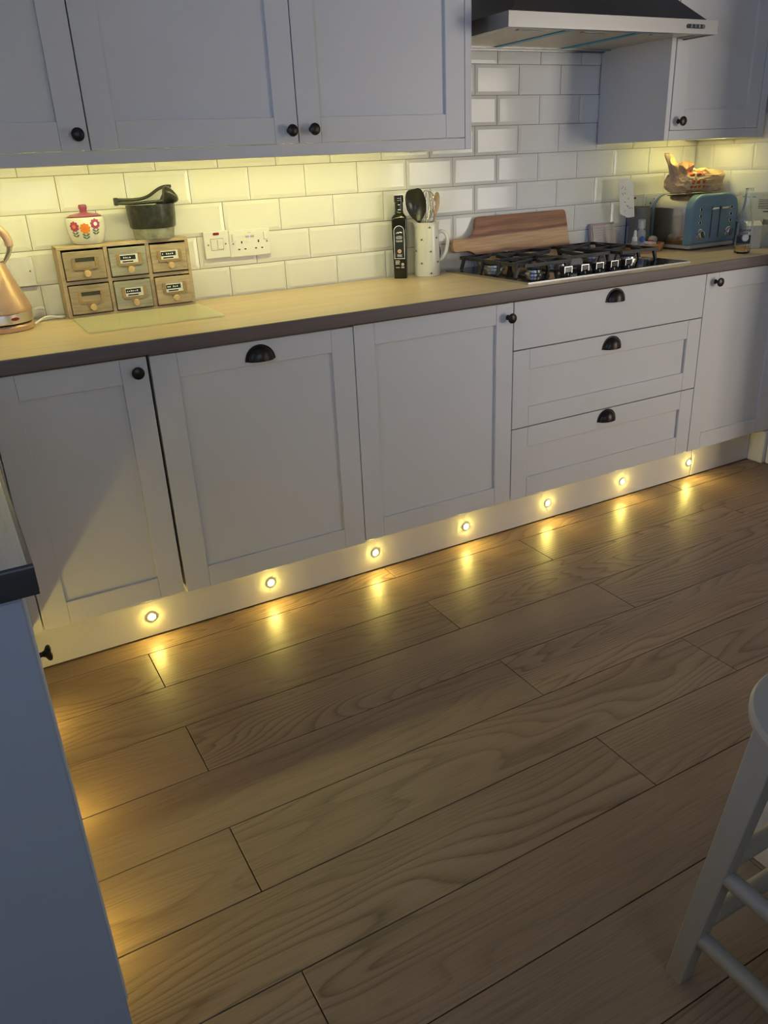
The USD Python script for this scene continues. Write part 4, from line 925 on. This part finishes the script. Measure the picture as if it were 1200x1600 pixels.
# ---- crumpled paper bag on the toaster
ZB = TZ + .012 + thh + .0015
bag = trimesh.creation.icosphere(5, 1.0); v = bag.vertices.copy()
u = v.copy()
ex = np.sign(u) * np.abs(u) ** np.array([.5, .8, .8])
P = np.c_[ex[:, 0] * .150, ex[:, 1] * .072, np.where(u[:, 2] > 0, ex[:, 2] * .052, ex[:, 2] * .046)]
rid = lambda q, sd: np.abs(meshkit.fbm(q, 3, sd) - .5) * 2
cr = -(rid(P * (15, 20, 20), 3) - .35) * .024 - (rid(P * (44, 44, 44), 9) - .35) * .013
nn = u / np.linalg.norm(u, axis=1)[:, None]
P = P * (.93, .93, .90) + nn * (cr[:, None] - .002)
# right end narrows, left end is gathered upward into an open, flaring neck
taper = np.clip((P[:, 0] - .09) / .06, 0, 1); P[:, 1] *= 1 - .15 * taper; P[:, 2] *= 1 - .18 * taper
P[:, 2] = np.maximum(P[:, 2], -.042)
P[:, 2] -= P[:, 2].min()
bag.vertices = P + np.array((1.935, -.160, ZB + .0004))
neck = []
nu, nv_ = 72, 26; V = []
for i in range(nv_):
    t_ = i / (nv_ - 1)
    cx, cz = 1.850 - .024 * t_, ZB + .040 + .070 * t_
    for q in range(nu):
        th_ = 2 * math.pi * q / nu
        fold = .30 * math.sin(7 * th_ + 2.2 * t_) * (.4 + t_) + .16 * math.sin(13 * th_ + 4 * t_)
        R_ = (.056 - .010 * math.sin(math.pi * min(1, t_ * 1.1)) - .004 * t_) * (1 + fold * .45)
        top = (.062 * ((1 + math.cos(th_ - 2.2)) / 2) ** 2.2 + .022 * max(0, math.cos(th_ + .2)) ** 3 + .007 * math.sin(5 * th_) - .01) * t_ ** 1.3
        V.append((cx + R_ * math.cos(th_) * (1.0 + .1 * t_), -.160 + R_ * .92 * math.sin(th_), cz + top))
F = []
for i in range(nv_ - 1):
    for q in range(nu):
        k_ = (q + 1) % nu; F += [(i * nu + q, i * nu + k_, (i + 1) * nu + k_), (i * nu + q, (i + 1) * nu + k_, (i + 1) * nu + q)]
V = np.array(V); inner = V.copy(); cxy = np.array([1.80, -.16, 0]); dirs = V - cxy; dirs[:, 2] = 0; dirs /= np.linalg.norm(dirs, axis=1)[:, None]; inner = V - dirs * .0012
L = len(V); F2 = [(a + L, c_ + L, b_ + L) for a, b_, c_ in F]
for q in range(nu):
    k_ = (q + 1) % nu; a, b_ = (nv_ - 1) * nu + q, (nv_ - 1) * nu + k_; F += [(a, b_, b_ + L), (a, b_ + L, a + L)]
neckm = trimesh.Trimesh(np.vstack([V, inner]), np.array(F + F2), process=False)
bg = thing('paper_bag', 'crumpled brown paper bag with faded red print lying on the toaster', 'bag', (1.918, -.160, ZB))
part('bag_body', bag, 'brown_paper', bg, 14); part('bag_neck', neckm, 'brown_paper', bg, 20)
# red print: pieces of the bag's own surface, lifted a hair
def print_patch(sel):
    fc = bag.triangles_center; nrm = bag.face_normals; m_ = sel(fc) & (nrm[:, 1] < .2)
    sub = bag.submesh([np.nonzero(m_)[0]], append=True, repair=False); sub.vertices += sub.vertex_normals * .0006; return sub
def row(lo, hi, f, g):
    return lambda fc: (fc[:, 0] > 1.835) & (fc[:, 0] < 1.912) & (fc[:, 2] - ZB > lo) & (fc[:, 2] - ZB < hi) & (np.sin((fc[:, 0] - 1.835) * f) > g)
for a_ in ((.022, .031, 300, -.6), (.037, .052, 210, -.1), (.068, .088, 190, -.35)): part('red_print', print_patch(row(*a_)), 'red_print', bg, 42, label='faded red print')
# ---- little black and white mill behind the toaster
G0 = np.array((2.055, -.030, W))
g = thing('spice_mill', 'narrow black and white banded mill in the corner behind the toaster', 'mill', G0)
part('body', lathe([(0, 0), (.021, 0), (.022, .004), (.019, .08), (.021, .15), (.021, .158), (0, .158)], G0, 32), 'white_ceramic', g, 40)
for i, z in enumerate((.150, .168, .186)): part('band', lathe([(0, z + .0085), (.0215, z + .0085), (.0225, z + .011), (.0225, z + .0155), (.0215, z + .018), (0, z + .018)], G0, 32), ('black_gloss', 'white_ceramic', 'black_gloss')[i], g, 40)
part('cap', lathe([(0, .2045), (.017, .2045), (.019, .210), (.014, .219), (.006, .224), (.005, .230), (0, .232)], G0, 32), 'steel', g, 50)
# ---- beer bottle
B0 = np.array((1.862, -.490, W))
bo = thing('beer_bottle', 'clear long-necked beer bottle with a little beer left, in front of the toaster', 'bottle', B0)
out = [(0, .0), (.026, .0), (.0295, .003), (.0300, .008), (.0300, .112), (.0285, .128), (.0240, .145), (.0180, .165), (.0150, .190), (.0135, .222), (.0135, .2285), (.0148, .2300), (.0148, .2400), (.0135, .2420)]
inn = [(.0100, .2420), (.0100, .222), (.0118, .190), (.0150, .165), (.0212, .145), (.0258, .128), (.0274, .112), (.0274, .010), (.024, .006), (0, .0075)]
part('bottle_glass', lathe(out + inn, B0, 56), 'clear_glass', bo, 40)
part('beer', lathe([(0, .0077), (.0236, .0063), (.0271, .0102), (.0271, .030), (0, .030)], B0, 48), 'beer', bo, 40)
AB = math.radians(-140)
def on_beer(m, dx, z, name, mt, lift=.0003): part(name, wrap(dense(move(m, (dx, 0, 0)), .004), (B0[0], B0[1], B0[2] + z), .0301 + lift, AB), mt, bo)
blk = sbox(-.030, .0, .030, .034).difference(Point(.006, .025).buffer(.0145))
on_beer(prism(blk, .0002), 0, .036, 'label_band', 'print_navy')
on_beer(prism(Point(.006, .025).buffer(.0115), .0002), 0, .036, 'label_seal', 'paper')
for z in (.0385, .0665): on_beer(prism(sbox(-.028, 0, .028 if z < .05 else -.010, .0008), .0002), 0, z, 'label_line', 'print_grey', .0006)
def word(txt, h, dx, z, mt):
    m = meshkit.text_mesh(txt, h, .0002, bold=True); m.apply_translation((-(m.bounds[0][0] + m.bounds[1][0]) / 2, 0, 0)); on_beer(m, dx, z, 'lettering', mt)
word('Corona', .0095, .003, .0845, 'print_navy'); word('Extra', .0065, .004, .0750, 'print_navy')
nk = sbox(-.004, 0, .004, .007).difference(sbox(-.001, .001, .001, .006))
m = dense(prism(nk, .0002), .004); part('neck_print', wrap(m, (B0[0], B0[1], B0[2] + .132), .0281, AB), 'print_grey', bo)
# ---- open white carton and printed sheets against the right wall
c0 = (2.035, -.395, W)
ct = thing('carton', 'small open white carton behind the beer bottle, its flap bent out to the left', 'carton', c0, rotz=-38)
bxo = sbox(-.030, -.024, .030, .024)
part('box', cat_([move(prism(bxo.difference(bxo.buffer(-.0012, join_style=2)), .088), c0), move(prism(bxo, .0015), c0)]), 'paper_pale', ct)
part('top_flap', move(hull([(-.030, -.0255, .0882), (.030, -.0255, .0882), (-.030, .020, .104), (.030, .020, .104), (-.030, -.0255, .0894), (.030, -.0255, .0894), (-.030, .020, .1052), (.030, .020, .1052)]), c0), 'paper_pale', ct)
part('side_flap', move(hull([(-.0302, -.022, .086), (-.0302, .022, .086), (-.068, -.012, .112), (-.068, .020, .110), (-.0302, -.022, .0872), (-.0302, .022, .0872), (-.068, -.012, .1132), (-.068, .020, .1112)]), c0), 'paper_pale', ct)
sh = thing('leaflet', 'white printed leaflet with a teal strip, standing against the right-hand tiles', 'leaflet', (2.083, -.36, W))
def wall_sheet(y0, y1, z0, z1, x, t): 
    m = bx(x - t, x, y0, y1, z0, z1); return m
part('sheet', wall_sheet(-.452, -.268, W, 1.122, 2.0905, .0012), 'paper_pale', sh)
part('teal_strip', wall_sheet(-.350, -.285, 1.108, 1.113, 2.0891, .0004), 'print_teal', sh)
r = random.Random(9)
ms = [wall_sheet(-.450, -.365, z, z + .0022, 2.0891, .0004) for z in np.arange(1.066, 1.104, .0065)]
for z in (1.052,): ms.append(wall_sheet(-.425, -.392, z, z + .004, 2.0891, .0004))
part('print_lines', cat_(ms), 'print_black', sh)
part('barcode', cat_([wall_sheet(-.424 + i * .0032, -.424 + i * .0032 + r.uniform(.0008, .0022), 1.004, 1.024, 2.0891, .0004) for i in range(9)]), 'print_black', sh)
part('sleeve', wall_sheet(-.462, -.262, W, 1.132, 2.0876, .0004), 'thin_sleeve', sh, label='clear plastic sleeve')

# ================================================================== stool and low cupboard
ST = np.array((.0, -2.262, 0.0)); ZS = .578
st = thing('stool', 'grey painted wooden stool with round seat and two rows of rungs', 'stool', ST)
part('seat', lathe([(0, ZS - .030), (.150, ZS - .030), (.160, ZS - .027), (.166, ZS - .019), (.166, ZS - .010), (.161, ZS - .003), (.150, ZS), (.120, ZS + .001), (0, ZS - .003)], ST, 72), 'stool_paint', st, 35)
def legp(sx, sy, z): t_ = z / .548; return np.array((ST[0] + sx * (.141 - .062 * t_), ST[1] + sy * (.151 - .062 * t_), z))
for sx, sy in ((-1, 1), (1, 1), (-1, -1), (1, -1)):
    pts = []
    for z in (0.0, .548):
        c_ = legp(sx, sy, z)
        for a in (-.0155, .0155):
            for b_ in (-.0155 - (.016 if z and sy < 0 else 0), .0155 + (.016 if z and sy > 0 else 0)):
                for e in (0, 1): pts.append(c_ + (a * (1 - .1 * e), b_ * (1 - .1 * (1 - e)), 0))
    part('leg', hull(pts), 'stool_paint', st, 25)
for z, dz in ((.118, 0), (.262, 0)):
    for s_ in (-1, 1):
        part('rung', tube([legp(s_, 1, z - .012), legp(s_, -1, z - .012)], .0145, 18), 'stool_paint', st, 50)
        part('rung', tube([legp(-1, s_, z + .012), legp(1, s_, z + .012)], .0150, 18), 'stool_paint', st, 50)
lc = thing('low_cupboard', 'cream worn low cupboard standing on the floor behind the stool', 'cupboard', (.50, -2.35, 0))
part('body', bx(.1760, .90, -2.72, -1.985, .172, .70, .002), 'cream_paint_old', lc)
part('plinth', bx(.1760, .90, -2.72, -1.987, .001, .160, .002), 'cream_paint_old', lc)
part('plinth_gap', bx(.180, .896, -2.716, -1.990, .160, .172), 'dark_gap', lc)
part('edge_strip', bx(.1745, .194, -1.9845, -1.972, .001, .172, .001), 'pine_strip', lc, label='yellowish pine edge strip')
